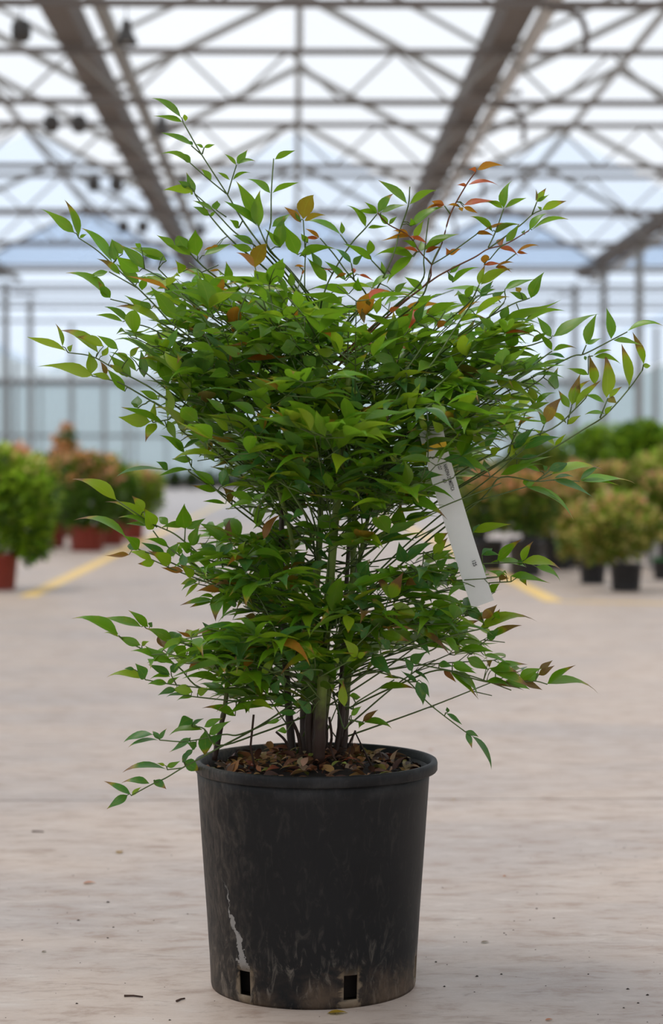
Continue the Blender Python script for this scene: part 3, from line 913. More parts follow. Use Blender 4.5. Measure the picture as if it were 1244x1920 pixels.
TILES['H'] = (120, 860, 0.25723, 0, """380 300 60 145 85 yt/600 455 300 310 60 yt/585 385 495 270 75 yt/650 515 585 360 110 y/640 515 395 430 45 g/620 490 450 475 35 g/885 510 880 325 120 g/895 510 1035 430 55 g/450 570 70 450 55 gt/545 660 430 560 80 g/930 635 990 480 75 g/940 635 1000 540 35 g/1200 605 985 470 95 g/1190 600 1030 550 50 g/540 660 460 640 60 d/640 735 480 680 60 y/475 700 295 705 35 o/660 750 535 765 60 yt/745 720 560 610 60 d/780 760 620 670 95 yt/760 640 590 580 45 g/750 715 845 605 65 g/920 680 820 610 75 g/845 700 835 640 40 g/1030 735 795 790 55 g/950 850 845 770 85 yt/870 820 705 790 45 o/960 880 850 915 50 y/975 890 855 965 35 g/985 910 885 1010 35 y/1150 880 965 855 50 g/1150 960 965 960 55 o/1095 1010 985 1010 30 g/1090 1030 845 1070 45 gt/1085 1045 915 1085 40 gt/1150 970 1105 1185 100 gt/1244 990 1055 1075 50 g/1115 680 990 610 80 d/1120 680 960 665 40 g/1135 685 1244 610 60 g/1215 600 1215 430 55 k/1180 330 1010 312 32 g/1120 230 925 190 50 gt/1225 310 1160 210 80 k/1160 200 1180 40 80 d/1100 190 930 80 70 g/870 490 700 500 50 g/760 480 690 420 60 g""",
"""+1060 740 900 620 800 545 680 490 600 450/680 500 380 300/+880 730 720 610 650 525/880 600 885 510/925 720 930 640/+1244 990 1040 900 880 840 760 790 640 735/1160 800 1130 690/+1244 350 1050 170 930 60/+700 720 545 660 450 570/1225 640 1215 600/1225 340 1225 310/1040 900 960 880/+1244 1010 1090 1030""")
TILES['I'] = (130, 1120, 0.25723, 0, """355 270 20 132 75 g/520 350 355 285 70 g/360 290 248 262 25 y/525 215 245 148 65 g/575 215 432 92 65 g/590 215 605 180 40 d/650 440 445 390 50 g/755 325 560 225 80 g/760 320 800 260 100 d/695 370 650 270 70 k/735 470 550 350 85 g/530 350 585 320 35 y/770 485 565 480 50 g/735 565 575 490 60 d/540 590 270 565 55 y/555 590 480 480 85 d/475 525 400 520 30 d/735 575 585 588 35 g/715 630 570 630 50 g/715 625 805 575 35 g/850 430 740 355 100 g/885 290 855 232 65 yt/890 290 950 225 50 y/885 290 780 240 25 o/920 270 1040 240 30 o/1060 280 1160 215 45 yt/1085 320 1215 205 50 d/870 430 1010 350 75 g/1070 415 860 440 65 d/870 530 990 450 50 o/740 540 820 460 60 d/900 690 740 680 80 y/780 670 645 715 50 d/935 700 1030 660 60 y/900 725 780 755 30 g/840 715 705 725 25 d/1100 610 820 590 60 g/1150 660 1145 605 50 g/1210 865 975 792 60 gt/985 945 1120 880 60 g/970 965 725 1010 55 g/900 890 795 945 85 d/895 930 985 882 30 d/610 1000 390 1050 60 d/650 1040 425 1085 35 d/660 1035 605 970 40 d/660 1035 710 955 35 d/990 975 990 1160 110 dt/885 1025 725 1130 45 d/925 1090 855 1055 60 d/1100 1000 1050 1080 60 d/1020 1000 1180 900 65 g/900 1110 825 1190 40 d""",
"""+1200 640 1010 440 780 310 560 225/+1230 430 1080 410 890 355 700 270/+960 660 800 510 640 430 420 320 360 280/890 355 890 290/960 660 720 630 555 600/780 635 745 570/+1244 1000 1120 1000 855 1050 660 1040/+1090 1080 985 960 895 940/+1244 760 960 730 840 715/990 975 985 960/800 510 735 470""")
TILES['J'] = (180, 1280, 0.22508, 0, """585 720 218 738 60 dt/590 700 705 650 50 g/735 655 868 735 100 dt/720 660 825 545 50 d/445 840 205 825 55 dt/480 815 588 888 70 dt/290 935 65 820 60 dt/265 935 88 1052 75 d/300 940 378 868 40 y/575 690 505 670 25 y""",
"""+1030 540 850 640 720 710 580 795 470 845 295 940/720 710 595 725""")
TILES['K'] = (660, 1200, 0.24116, 0, """200 380 495 375 60 gt/505 320 555 510 85 d/540 325 605 450 45 d/505 320 380 235 35 d/480 240 605 355 22 d/365 300 245 290 30 y/160 110 320 290 110 d/0 585 75 515 45 g/0 440 70 445 50 g/85 635 205 540 50 k/95 640 320 678 58 g/90 640 55 690 50 g/735 570 860 660 40 d/745 565 740 520 30 d/885 710 990 755 42 d/890 720 935 845 50 dt/935 745 1092 1010 48 d/45 135 20 20 80 y/45 130 130 85 60 y/40 140 -30 160 50 y/715 235 812 330 45 o/760 235 990 465 55 gt/850 90 1100 90 60 g""",
"""+0 330 140 245 320 220 430 195/+140 245 320 280 440 325 580 475 700 575 885 715/+0 535 30 490 200 385 330 310/440 325 470 240/440 325 505 325/+300 150 600 205 860 260 1050 320 1240 390/-20 620 90 640""")
TILES['L'] = (820, 980, 0.25723, 0, """265 70 548 12 65 y/265 70 310 5 50 d/325 235 405 185 65 d/330 235 460 235 40 d/440 275 620 118 70 gt/620 280 697 135 60 yt/620 290 920 350 65 yt/720 320 905 430 45 g/650 325 390 285 50 g/540 390 830 442 48 g/500 380 350 340 30 g/620 400 655 460 50 yt/450 390 525 405 45 k/630 300 580 280 40 d/380 500 460 440 60 g/250 610 470 475 35 g/100 450 385 550 55 gt/215 620 345 715 80 dt/330 700 440 595 70 oT/420 690 455 630 60 gt/310 775 735 710 70 yt/370 848 620 745 60 gT/365 845 460 770 70 d/450 710 525 682 30 k/0 740 155 720 55 g/110 785 310 710 70 gt/160 935 55 845 55 g/165 925 410 938 55 g/340 965 545 1035 25 g/430 1050 665 1035 48 gt/600 1145 760 1060 80 g/745 1065 845 1000 45 k/640 1140 750 1100 70 g/740 1110 860 1040 50 k/805 1175 1015 1037 55 gt/810 1175 1180 1235 45 gt/380 1060 680 1200 90 gt/500 1150 680 1215 60 g/610 1160 770 1220 55 k/360 1155 540 1200 45 g/380 1165 640 1225 40 k/390 1080 600 1090 60 gt/120 1090 305 1290 50 g/50 1080 140 1165 40 o/110 1040 290 1100 60 g/220 985 380 1075 80 g/370 1030 405 1000 50 k""",
"""+0 865 200 800 370 765/250 960 300 905 370 850/+-40 930 40 840 220 660/+0 1075 200 1120 400 1165 640 1160 720 1155 805 1178/+200 470 380 440 540 430/+150 330 330 300 620 290/+100 380 340 340/+0 200 265 70""")
TILES['M'] = (340, 440, 0.25723, 1, """535 235 400 130 50 o/350 330 330 195 65 g/640 370 530 255 110 g/650 370 745 170 130 g/680 250 765 215 60 g/810 380 800 270 55 g/1110 860 960 840 70 y/1130 860 1130 770 60 y/690 1130 490 1055 85 y/1010 1165 670 1150 45 y/1180 975 920 1005 30 y/1000 1165 1160 1244 30 y/640 1240 440 1060 90 g/450 470 300 400 70 g/200 400 320 300 60 g/850 590 790 555 60 r/1130 760 1000 700 40 r/280 260 200 265 20 r/240 95 160 120 18 r/270 85 215 95 18 r/830 230 905 235 20 r/880 290 900 250 16 r/940 590 880 480 40 g/720 640 600 560 70 g/500 700 340 640 90 d/180 640 90 740 90 d/240 860 0 820 70 g/450 880 260 800 80 g/620 880 480 760 60 g/840 800 720 830 100 d/980 960 880 880 90 d/340 1000 200 1040 80 g/560 1000 480 930 80 g/700 980 640 970 50 d/880 1060 760 1000 60 g/1060 1040 960 960 90 d/430 560 560 480 60 g/740 500 640 420 40 g/700 300 780 460 50 g/860 480 1000 600 40 g/1244 640 1150 700 60 g/900 690 700 660 40 g/480 740 760 720 60 g/300 720 140 700 50 g""",
"""+640 600 540 240/+420 640 540 300/+760 700 880 300 870 240/+900 600 780 460/+240 540 110 245/+600 540 460 410 360 330 260 250/+690 620 640 370""")
TILES['N'] = (640, 480, 0.25723, 1, """390 780 200 700 85 g/630 440 890 350 60 g/370 920 690 860 45 yt/500 1130 580 925 70 y/270 885 390 815 55 d/150 400 170 495 40 k/205 360 200 320 40 k/130 600 190 490 90 g/810 845 805 720 90 d/330 680 420 545 75 g/350 400 430 370 40 r/700 520 770 480 50 r/620 420 690 365 30 o/690 1200 750 1050 85 g/740 1200 835 1120 70 y/290 1130 180 1130 60 y/300 1110 415 1055 45 oT/310 1120 325 1230 45 k/0 890 85 825 35 o/180 1220 10 1080 50 y/860 480 1060 460 45 yt/980 430 1230 290 60 yt/880 860 700 880 60 d/560 500 740 460 40 g/560 560 700 540 40 g/500 640 680 590 35 y/700 640 860 580 50 g/880 640 1080 560 45 g/960 700 1060 540 80 g/1000 760 1140 700 50 g/1080 850 980 830 60 g/1060 920 1200 760 60 y/620 880 560 980 90 d/700 1000 560 1030 60 g/900 1000 830 920 40 d/900 1080 800 1040 70 d/1010 1080 910 1050 90 d/1100 1100 980 1150 70 g/1170 1060 1240 990 60 y/180 920 190 860 60 d/260 420 300 290 60 y/420 300 310 370 40 g/560 330 660 280 50 g/550 480 620 340 70 d/240 620 60 690 50 g/60 860 0 820 60 g/120 1000 0 960 50 y/170 1110 20 1040 40 g/420 1180 480 1080 60 g/540 1140 620 1200 60 y/860 1160 960 1120 50 y""",
"""+360 1120 440 960 500 820/+270 1100 400 940/+480 900 390 780/+420 900 620 620 760 400/+180 900 190 780/+640 1000 860 800 1020 600/+650 1100 960 900 1200 780/+620 840 870 470 980 300""")
TILES['O'] = (320, 700, 0.25723, 1, """1150 400 740 310 60 y/590 360 250 300 30 y/720 330 500 420 25 y/850 350 640 370 25 y/590 385 735 450 50 d/650 590 410 650 70 d/440 735 660 660 60 d/560 720 880 580 55 d/1020 640 810 660 85 g/180 370 275 540 70 d/350 600 10 625 50 y/390 700 370 820 60 d/440 870 640 950 65 g/600 940 410 1000 40 g/600 930 690 870 45 g/640 1120 640 950 60 g/630 1090 720 965 45 g/680 1210 815 1020 60 o/1060 240 1045 210 50 y/1190 460 1070 275 45 gt/1080 1050 1244 1130 110 g/730 270 560 130 110 g/620 300 420 210 70 g/400 280 260 180 60 g/200 350 80 250 110 g/660 530 480 480 70 g/900 200 780 230 90 d/1000 300 900 380 60 d/1150 560 1020 430 80 g/1080 540 820 440 60 y/880 360 1060 560 60 g/1060 700 1130 820 100 d/900 780 1050 880 60 d/760 700 860 780 60 d/1000 840 880 820 70 d/560 860 700 1000 40 d/960 1000 880 1060 60 d/900 1060 790 1040 60 d/1050 1120 880 1100 50 g/280 480 120 420 80 g/500 560 360 500 70 g/420 420 300 320 60 y/780 480 800 400 60 d/1020 130 1240 100 60 y/1100 160 1244 270 40 y""",
"""+1060 1130 980 900 840 820 640 700 420 690/+1030 1100 760 700 520 520 280 440/+960 1000 700 620 460 420/+780 1000 720 880 660 930/+1000 700 560 560 300 540""")
TILES['P'] = (620, 700, 0.25723, 1, """240 520 550 465 75 yt/460 600 600 470 80 g/280 670 430 560 80 g/510 610 730 655 50 yt/820 625 1090 735 65 d/1175 570 965 450 65 y/530 870 915 900 55 g/590 895 860 1055 70 gt/620 750 830 740 60 d/960 625 1170 730 55 g/750 625 930 545 45 g/480 1120 510 940 110 gt/190 720 210 610 80 g/0 660 75 710 50 d/280 960 430 980 60 g/600 920 690 1010 35 d/320 1190 620 1220 75 d/760 1220 860 1160 80 yt/560 570 730 560 60 d/600 700 380 750 60 d/700 830 530 860 60 g/580 820 470 790 70 g/380 780 400 900 80 d/560 710 540 640 50 g/480 640 410 580 60 y/100 560 120 700 60 d/100 480 0 400 60 y/330 430 480 410 50 g/560 400 640 350 60 g/700 420 640 300 50 y/820 420 740 340 70 y/1130 530 1244 420 60 d/1170 580 1244 540 60 y/1040 590 930 600 50 g/1130 700 1120 620 80 d/240 1060 260 920 80 d/120 980 60 1080 70 d/340 1060 280 1000 60 d/400 940 540 900 60 g/180 880 100 800 70 g/300 840 380 780 60 d/20 560 90 500 90 d/90 700 0 760 70 g/60 920 0 860 70 g/1060 420 1000 330 60 g/900 400 1000 280 50 g/560 470 700 400 50 g""",
"""160 1244 500 1140 800 980 1100 860 1244 800/260 1240 800 1000/620 1200 760 1130 820 1090/300 1150 420 1000 700 840 900 760/120 1100 330 900 500 760/0 1000 180 720/660 780 710 620 705 400""")
TILES['Q'] = (400, 1000, 0.24116, 1, """410 180 270 80 70 g/210 140 255 60 50 y/50 150 175 75 70 d/400 380 420 230 85 g/690 340 815 420 75 dt/230 490 0 550 45 g/340 505 480 530 40 dt/400 560 620 630 55 dt/740 670 845 665 40 d/740 670 805 725 40 dt/660 700 220 685 50 y/640 700 435 650 60 y/460 820 270 750 80 y/480 870 920 865 55 yt/520 830 520 750 20 y/930 960 520 1105 70 yt/790 970 680 870 85 y/380 1110 510 920 55 y/1120 960 1010 820 85 y/1125 960 1210 915 50 yt/1115 965 1030 1000 45 y/330 640 240 640 50 k/150 900 330 830 60 g/1190 370 1220 205 80 d/1190 450 1020 415 75 g/270 390 0 400 60 oT/420 760 330 840 60 y/640 220 740 140 80 d/560 240 610 170 70 g/760 260 900 220 60 d/300 220 150 160 70 g/250 300 140 330 60 g/480 380 440 340 50 d/560 500 620 430 50 d/660 600 700 520 80 d/740 480 860 620 50 y/840 460 920 360 70 d/540 300 420 60 60 g/180 560 100 540 60 d/340 900 210 880 90 d/300 980 240 1060 70 o/240 1080 110 1080 50 y/320 1100 140 1180 90 g/100 1040 40 1120 60 g/480 1000 560 920 60 d/620 1000 520 900 90 d/760 1020 600 1060 70 d/960 640 1180 660 30 y/1010 580 980 540 30 y/1000 500 1180 500 30 y/1200 570 1010 480 110 d/1060 720 1170 760 60 d/1150 820 1240 700 60 d/420 1100 440 1190 90 d/560 1180 480 1100 60 d/660 1140 720 1080 70 d/980 1000 930 980 40 y""",
"""+470 1080 340 1020 200 970 20 940/+820 1060 470 1080 200 1200/+560 900 330 460 120 430/+600 620 420 380 160 100/+840 700 620 560 440 420/+700 760 960 770 980 780/+860 1100 1120 960""")
TILES['S'] = (640, 980, 0.209, 1, """440 690 290 450 75 yT/445 680 560 440 120 yT/380 830 265 650 95 yt/460 730 710 860 95 y/485 860 710 860 35 y/360 990 620 1065 95 gt/540 910 985 1190 70 gT/560 590 850 630 50 g/570 355 520 170 110 d/580 360 830 165 95 d/830 280 960 130 90 yt/450 470 290 410 60 g/480 460 420 370 60 g/150 440 255 330 85 d/800 770 1140 770 40 yt/1130 760 700 650 60 g/690 1040 800 1190 60 d/940 1030 1055 1150 70 g/740 800 640 720 70 d/900 850 810 780 80 d/820 910 1060 890 80 g/830 1060 770 930 70 g/760 930 950 985 50 g/640 500 820 590 100 d/590 520 680 560 80 k/820 330 1000 240 70 g/870 400 960 310 100 d/790 480 880 420 80 d/950 500 890 420 90 d/1050 400 950 380 60 d/720 480 680 400 60 d/480 540 330 500 50 g/230 640 120 570 70 g/60 600 20 540 60 d/200 510 80 450 60 d/320 590 220 540 50 d/440 1120 330 1030 80 d/620 1240 760 1160 100 d/640 1330 560 1200 70 d/1000 1260 1200 1320 60 g/880 1260 1010 1290 70 d/380 780 180 760 40 d/250 860 420 870 40 yt/460 870 300 830 50 y/200 980 100 900 70 d/480 960 620 900 50 g""",
"""120 560 260 380 450 150/240 620 440 420/140 1100 480 760 560 690/360 1200 340 990 420 700/300 1200 700 1100 960 1020 1230 960/820 320 740 260/560 560 720 400 740 260""")
TILES['R'] = (500, 1220, 0.209, 1, """700 500 690 260 95 yt/745 400 845 415 45 g/760 580 855 495 50 g/160 440 60 460 90 d/120 620 0 660 50 g/180 720 90 720 60 g/270 560 90 560 60 d/200 460 30 510 50 g/300 500 230 460 40 g/400 560 260 430 90 d/60 380 130 250 90 d/420 240 300 200 100 d""",
"""+360 280 480 440/+700 700 760 625 820 640""")

# ---- depth of the sprays: a slow wave for the outer ones, a dome for those at the front
def dome(px, py):
    if py < 960:
        w, h = 430.0, 0.36
    else:
        w, h = 370.0, 0.27
    return h * math.sqrt(max(0.0, 1 - ((px - 612) / w) ** 2))


def depth(px, py, front):
    n = noise.noise(Vector((px / 170.0, py / 150.0, 3.3)))
    n2 = noise.noise(Vector((px / 60.0, py / 50.0, 8.3)))
    if front:
        return YP - dome(px, py) * (0.60 + 0.3 * n) + 0.03 * n2
    return YP - 0.05 - 0.55 * dome(px, py) * (0.25 + 0.9 * n) + 0.10 * n + 0.015 * n2


twig_px = []          # sample points of every twig, to tie loose leaves to


def anchor(px, py):
    """a point inside the plant, lower down, where a stalk springs from a cane"""
    dx = px - 605
    return 605 + dx * 0.12 + random.uniform(-14, 14), min(random.uniform(1270, 1345), py + (60 if py < 1000 else random.uniform(-10, 50)) + abs(dx) * (random.uniform(0.42, 0.62) if py < 1000 else random.uniform(0.05, 0.45)))


leaves = []           # (size, base, X, Y, Z, color, alpha, shape)
petioles = []


def add_leaf(B, T, wpx_m, kind, front, py, rng=random):
    axis = T - B
    L2 = axis.length
    W = 0.37 * L2
    if wpx_m > 0.40 * L2:
        L3 = wpx_m / 0.42
        tilt = math.sqrt(max(0, L3 * L3 - L2 * L2))
        d = (T - CAM).normalized()
        T = T + d * (tilt * (-1 if (front or rng.random() < 0.6) else 1) * 0.8)
        axis = T - B
        L2 = axis.length
        W = wpx_m * 1.04
    axis.normalize()
    vdir = (CAM - (B + T) / 2).normalized()
    Vp = (vdir - axis * vdir.dot(axis)).normalized()
    Up = axis.cross(Vp).normalized()
    if Up.z < 0 and abs(Up.z) > 0.08:
        Up = -Up
    elif abs(Up.z) <= 0.08 and rng.random() < 0.5:
        Up = -Up
    ct = min(0.98, wpx_m / W)
    st = math.sqrt(1 - ct * ct)
    s = 1 if (py > 800 or rng.random() < 0.35) else -1
    N = (Vp * (s * ct) + Up * st).normalized()
    X = axis.cross(N).normalized()
    col = jitter(CLR[kind[0]], 0.13, rng)
    al = {'t': 0.33, 'T': 0.58}.get(kind[1:2], 0.0 if rng.random() < 0.6 else 0.14)
    if kind[0] in 'rk':
        al = 0.0
    sh = rng.randrange(len(SHAPES))
    leaves.append((L2 * max(wpx_m, W * 0.4), B, X * W, axis * L2, N * L2, col, al, sh))


def add_twig(px_pts, front, r0, r1, mat, root):
    pts = []
    if root:
        ax, ay = anchor(*px_pts[0])
        mx, my = (ax * 0.45 + px_pts[0][0] * 0.55), (ay * 0.40 + px_pts[0][1] * 0.60)
        Y0 = depth(px_pts[0][0], px_pts[0][1], front)
        pts.append(P(ax, ay, YP + random.uniform(-0.05, 0.05)))
        pts.append(P(mx, my, YP * 0.5 + Y0 * 0.5))
    for x, y in px_pts:
        pts.append(P(x, y, depth(x, y, front)))
    pts = catmull([loc(p) for p in pts], 5)
    n = len(pts)
    put('twig', tube('twig', pts, [r0 + (r1 - r0) * i / (n - 1) for i in range(n)], 6), MAT[mat], shrub_root)


for key, (ox, oy, sc, front, ltxt, ttxt) in TILES.items():
    for tw in ttxt.replace('\n', '').split('/'):
        root = tw.startswith('+')
        nums = [float(q) for q in tw.lstrip('+').split()]
        pp = [(ox + nums[i] * sc, oy + nums[i + 1] * sc) for i in range(0, len(nums), 2)]
        red = key in 'BC' and pp[0][0] > 780 and pp[0][1] < 540 and len(pp) > 4 and pp[0][0] < 830
        add_twig(pp, front, 0.0018 if root else 0.0013, 0.0011, 'twig_red' if red else 'twig', root)
        for (a, b2) in zip(pp[:-1], pp[1:]):
            m = max(1, int(math.hypot(b2[0] - a[0], b2[1] - a[1]) / 6))
            for i in range(m + 1):
                twig_px.append((a[0] + (b2[0] - a[0]) * i / m, a[1] + (b2[1] - a[1]) * i / m, front))
TW = np.array([(a, b2) for a, b2, _ in twig_px])
for key, (ox, oy, sc, front, ltxt, ttxt) in TILES.items():
    for lf in ltxt.replace('\n', '').split('/'):
        q = lf.split()
        x0, y0, x1, y1 = ox + float(q[0]) * sc, oy + float(q[1]) * sc, ox + float(q[2]) * sc, oy + float(q[3]) * sc
        w = float(q[4]) * sc
        Y0 = depth(x0, y0, front)
        Lp = math.hypot(x1 - x0, y1 - y0)
        Y1 = Y0 + (random.uniform(-0.35, 0.25) if not front else random.uniform(-0.45, 0.1)) * Lp * PX
        B = loc(P(x0, y0, Y0)) + POT
        T = P(x1, y1, Y1)
        add_leaf(B, T, w * Y0 / FPX, q[5], front, y0)
        dd = np.hypot(TW[:, 0] - x0, TW[:, 1] - y0)
        j = int(dd.argmin())
        if dd[j] > 5:
            if dd[j] < 70:
                a, b2 = TW[j]
                A = P(a, b2, depth(a, b2, twig_px[j][2]))
            else:
                ax, ay = anchor(x0, y0)
                A = P(x0 + (ax - x0) * 0.35, y0 + (ay - y0) * 0.35, YP * 0.35 + Y0 * 0.65)
            petioles.append((A, B))

# ---- canes
cane_px = [
    ([(598, 1430), (602, 1330), (612, 1180), (627, 1000), (640, 860), (655, 700)], 11.5, 5, -0.16, 'cane'),
    ([(574, 1430), (572, 1320), (585, 1180), (597, 1050), (600, 930), (575, 740)], 10.5, 4, 0.03, 'cane'),
    ([(550, 1430), (541, 1320), (534, 1200), (528, 1050), (524, 900), (480, 720)], 8.5, 4, 0.09, 'cane_brown'),
    ([(640, 1430), (648, 1320), (655, 1200), (662, 1080), (668, 940), (705, 740)], 9.5, 4, 0.05, 'cane'),
    ([(604, 1430), (612, 1330), (640, 1180), (672, 1060), (700, 940), (770, 780)], 6.5, 3, -0.04, 'cane'),
    ([(588, 1430), (590, 1300), (560, 1150), (545, 1000), (500, 860), (430, 740)], 6, 3, -0.05, 'cane'),
    ([(636, 1430), (640, 1300), (650, 1100), (655, 950), (640, 700)], 6, 3, 0.12, 'cane_brown'),
    ([(402, 1425), (414, 1365), (424, 1310), (428, 1235)], 5.5, 4.0, -0.02, 'cane'),
    ([(586, 1430), (579, 1362), (584, 1322)], 10, 6, -0.03, 'cane_brown'),
    ([(600, 1430), (607, 1375), (604, 1335)], 12, 7, -0.04, 'cane_brown'),
    ([(630, 1425), (641, 1350), (645, 1300)], 8, 5, -0.01, 'cane_brown'),
    ([(650, 1425), (656, 1395), (667, 1370)], 2.6, 2, -0.03, 'cane_brown'),
    ([(640, 1400), (648, 1370), (660, 1352)], 2.2, 1.6, -0.03, 'cane_brown'),
    ([(552, 1425), (536, 1390), (518, 1372)], 3, 2.2, -0.03, 'cane_brown'),
    ([(612, 1420), (622, 1385), (618, 1345)], 3, 2.4, -0.06, 'cane_brown'),
    ([(566, 1425), (560, 1380), (548, 1350)], 4, 3, -0.05, 'cane_brown'),
]
cane_nodes = []
for pts, r0, r1, dy, mat in cane_px:
    sp = catmull([loc(P(x, y, YP + dy * (0.4 + 0.6 * i / len(pts)))) for i, (x, y) in enumerate(pts)], 7)
    n = len(sp)
    rad = []
    for i in range(n):
        r = (r0 + (r1 - r0) * i / (n - 1)) * PX
        if i % 7 == 3 and mat == 'cane':
            r *= 1.18                                   # leaf-scar nodes
        rad.append(r)
    put('cane', tube('cane', sp, rad, 10), MAT[mat], shrub_root)
    if len(pts) > 4:
        cane_nodes += [p + POT for p in sp]
# bent dry stalk leaning on the litter
for pp in ([(650, 1432), (666, 1372), (700, 1442)], [(478, 1440), (470, 1400), (476, 1340)], [(620, 1400), (630, 1430), (640, 1445)]):
    sp = catmull([loc(P(x, y, YP - 0.06)) for x, y in pp], 1)
    put('dry_stalk', tube('dry_stalk', sp, [0.0022] * len(sp), 6), MAT['deadtwig'], shrub_root)

# ---- filling: compound leaves inside the outline of the crown
def inside(poly, x, y):
    r = False
    j = len(poly) - 1
    for i in range(len(poly)):
        xi, yi = poly[i]
        xj, yj = poly[j]
        if (yi > y) != (yj > y) and x < (xj - xi) * (y - yi) / (yj - yi) + xi:
            r = not r
        j = i
    return r


UPPER = [(228, 545), (275, 505), (310, 545), (350, 510), (430, 510), (520, 535), (600, 555), (700, 545), (800, 545), (900, 550), (960, 570), (1005, 610), (1030, 660), (1025, 740), (1000, 800), (980, 850), (900, 890), (860, 910), (800, 930), (740, 950), (660, 940), (560, 930), (480, 900), (400, 870), (350, 830), (310, 770), (300, 700), (255, 640), (225, 570)]
LOWER = [(320, 1010), (380, 1000), (450, 970), (520, 990), (590, 1000), (660, 1090), (740, 1080), (800, 1010), (860, 1030), (930, 1070), (900, 1130), (890, 1180), (960, 1235), (990, 1265), (940, 1270), (860, 1235), (760, 1210), (700, 1230), (650, 1290), (590, 1320), (530, 1330), (460, 1335), (400, 1315), (330, 1280), (300, 1240), (340, 1200), (410, 1170), (440, 1130), (400, 1110), (350, 1070)]


def project(p):
    d = CROT.transposed() @ (p - CAM)
    return 622 + FPX * d.x / -d.z, 960 - FPX * d.y / -d.z


fill_frames, fill_cols, fill_al, fill_tw = {i: [] for i in range(len(SHAPES))}, {i: [] for i in range(len(SHAPES))}, {i: [] for i in range(len(SHAPES))}, []
rng = random.Random(42)


def fill(poly, count, half_depth, x0c, wide):
    bx = [p[0] for p in poly]
    by = [p[1] for p in poly]
    made = 0
    mid_y = (min(by) + max(by)) / 2
    while made < count:
        x, y = rng.uniform(min(bx), max(bx)), rng.uniform(min(by), max(by))
        if not inside(poly, x, y):
            continue
        rr = math.sqrt(max(0.02, 1 - ((x - x0c) / wide) ** 2))
        tgt = P(x, y, YP + rng.uniform(-0.95, 1) * half_depth * rr)
        cand = [c for c in (rng.choice(cane_nodes) for _ in range(14)) if c.z < tgt.z + 0.02]
        if not cand:
            continue
        a = min(cand, key=lambda c: (c - tgt).length + 0.4 * abs(c.z - tgt.z + 0.1))
        if (tgt - a).length < 0.06:
            continue
        mid = a.lerp(tgt, 0.5) + Vector((0, 0, 0.22 * math.hypot(tgt.x - a.x, tgt.y - a.y) * rng.uniform(-0.25, 0.35) + 0.004))
        path = catmull([a, mid, tgt], 6)
        fill_tw.append((path, 0.0017, 0.0009))
        d_end = (path[-1] - path[-3]).normalized()
        side = d_end.cross(Vector((0, 0, 1)))
        if side.length < 0.1:
            side = Vector((1, 0, 0))
        side.normalize()
        nodes = [(len(path) - 1, 1.0)] + [(i, 0.85) for i in range(len(path) - 4, 4, -3)]
        for idx, s in nodes:
            p0 = path[idx]
            dirs = [(d_end, 0)] if idx == len(path) - 1 else []
            dirs += [(d_end * 0.6 + side * 0.9, 1), (d_end * 0.6 - side * 0.9, 1)]
            for dv, k in dirs:
                dv = (dv + Vector((rng.uniform(-.3, .3), rng.uniform(-.3, .3), rng.uniform(-.35, .25)))).normalized()
                st = rng.uniform(0.01, 0.05) if k else 0.004
                pb = p0 + dv * st
                if k:
                    fill_tw.append(([p0, pb], 0.0011, 0.0008))
                trio = [dv]
                if k:
                    sv = dv.cross(Vector((0, 0, 1))).normalized()
                    trio += [(dv * 0.7 + sv * 0.7), (dv * 0.7 - sv * 0.7)]
                for ax in trio:
                    ax = (ax + Vector((rng.uniform(-.25, .25), rng.uniform(-.25, .25), rng.uniform(-.32, .25)))).normalized()
                    L = rng.uniform(0.052, 0.102)
                    tip = pb + ax * L
                    ok = True
                    slack = rng.uniform(0, 0.12)
                    for q3 in (tip, pb):
                        qx, qy = project(q3)
                        ok = ok and inside(poly, qx + (x0c - qx) * slack, qy + (mid_y - qy) * slack)
                    mx_, my_ = project(pb.lerp(tip, 0.6))
                    if 862 < my_ < 1122 and abs(mx_ - np.interp(my_, [838, 890, 955, 1020, 1082, 1133], [816, 830, 849, 869, 889, 906])) < 40 and min(tip.y, pb.y) < YP - 0.03:
                        ok = False                      # nothing grows across the face of the label
                    if not ok:
                        continue
                    nr = Vector((rng.uniform(-.4, .4), rng.uniform(-.4, .4), 1))
                    X, Y, Z = rot_frame(ax, nr, L * rng.uniform(0.26, 0.35), L)
                    sh = rng.randrange(len(SHAPES))
                    fill_frames[sh].append((pb - POT, X, Y, Z))
                    kk = rng.choices('gydok', (60, 14, 24, 2, 1))[0]
                    if y < 640 and rng.random() < 0.06:
                        kk = 'r'
                    fill_cols[sh].append(jitter(CLR[kk], 0.15, rng))
                    fill_al[sh].append(rng.choice((0.0, 0.0, 0.0, 0.0, 0.1, 0.22)))
        made += 1


MIDDLE = [(390, 870), (500, 880), (860, 890), (850, 960), (760, 1000), (690, 1040), (560, 1030), (440, 960)]
fill(UPPER, 138, 0.36, 612, 430)
fill(MIDDLE, 15, 0.24, 612, 330)
fill(LOWER, 70, 0.28, 610, 370)

# ---- the 300 leaves that show largest are parts, the rest join the foliage
leaves.sort(key=lambda q: -q[0])
for sz, B, X, Y, Z, col, al, sh in leaves[:300]:
    m = Matrix((X, Y, Z)).transposed().to_4x4()
    m.translation = B - POT
    o = put('leaf', LEAF_ME[sh], None, shrub_root, mw=m)
    o.color = (*col, al)
for sz, B, X, Y, Z, col, al, sh in leaves[300:]:
    fill_frames[sh].append((B - POT, X, Y, Z))
    fill_cols[sh].append(col)
    fill_al[sh].append(al)
parts = [leaf_cloud('foliage', fill_frames[i], fill_cols[i], SHAPES[i], fill_al[i]) for i in range(len(SHAPES)) if fill_frames[i]]
bm_objs = []


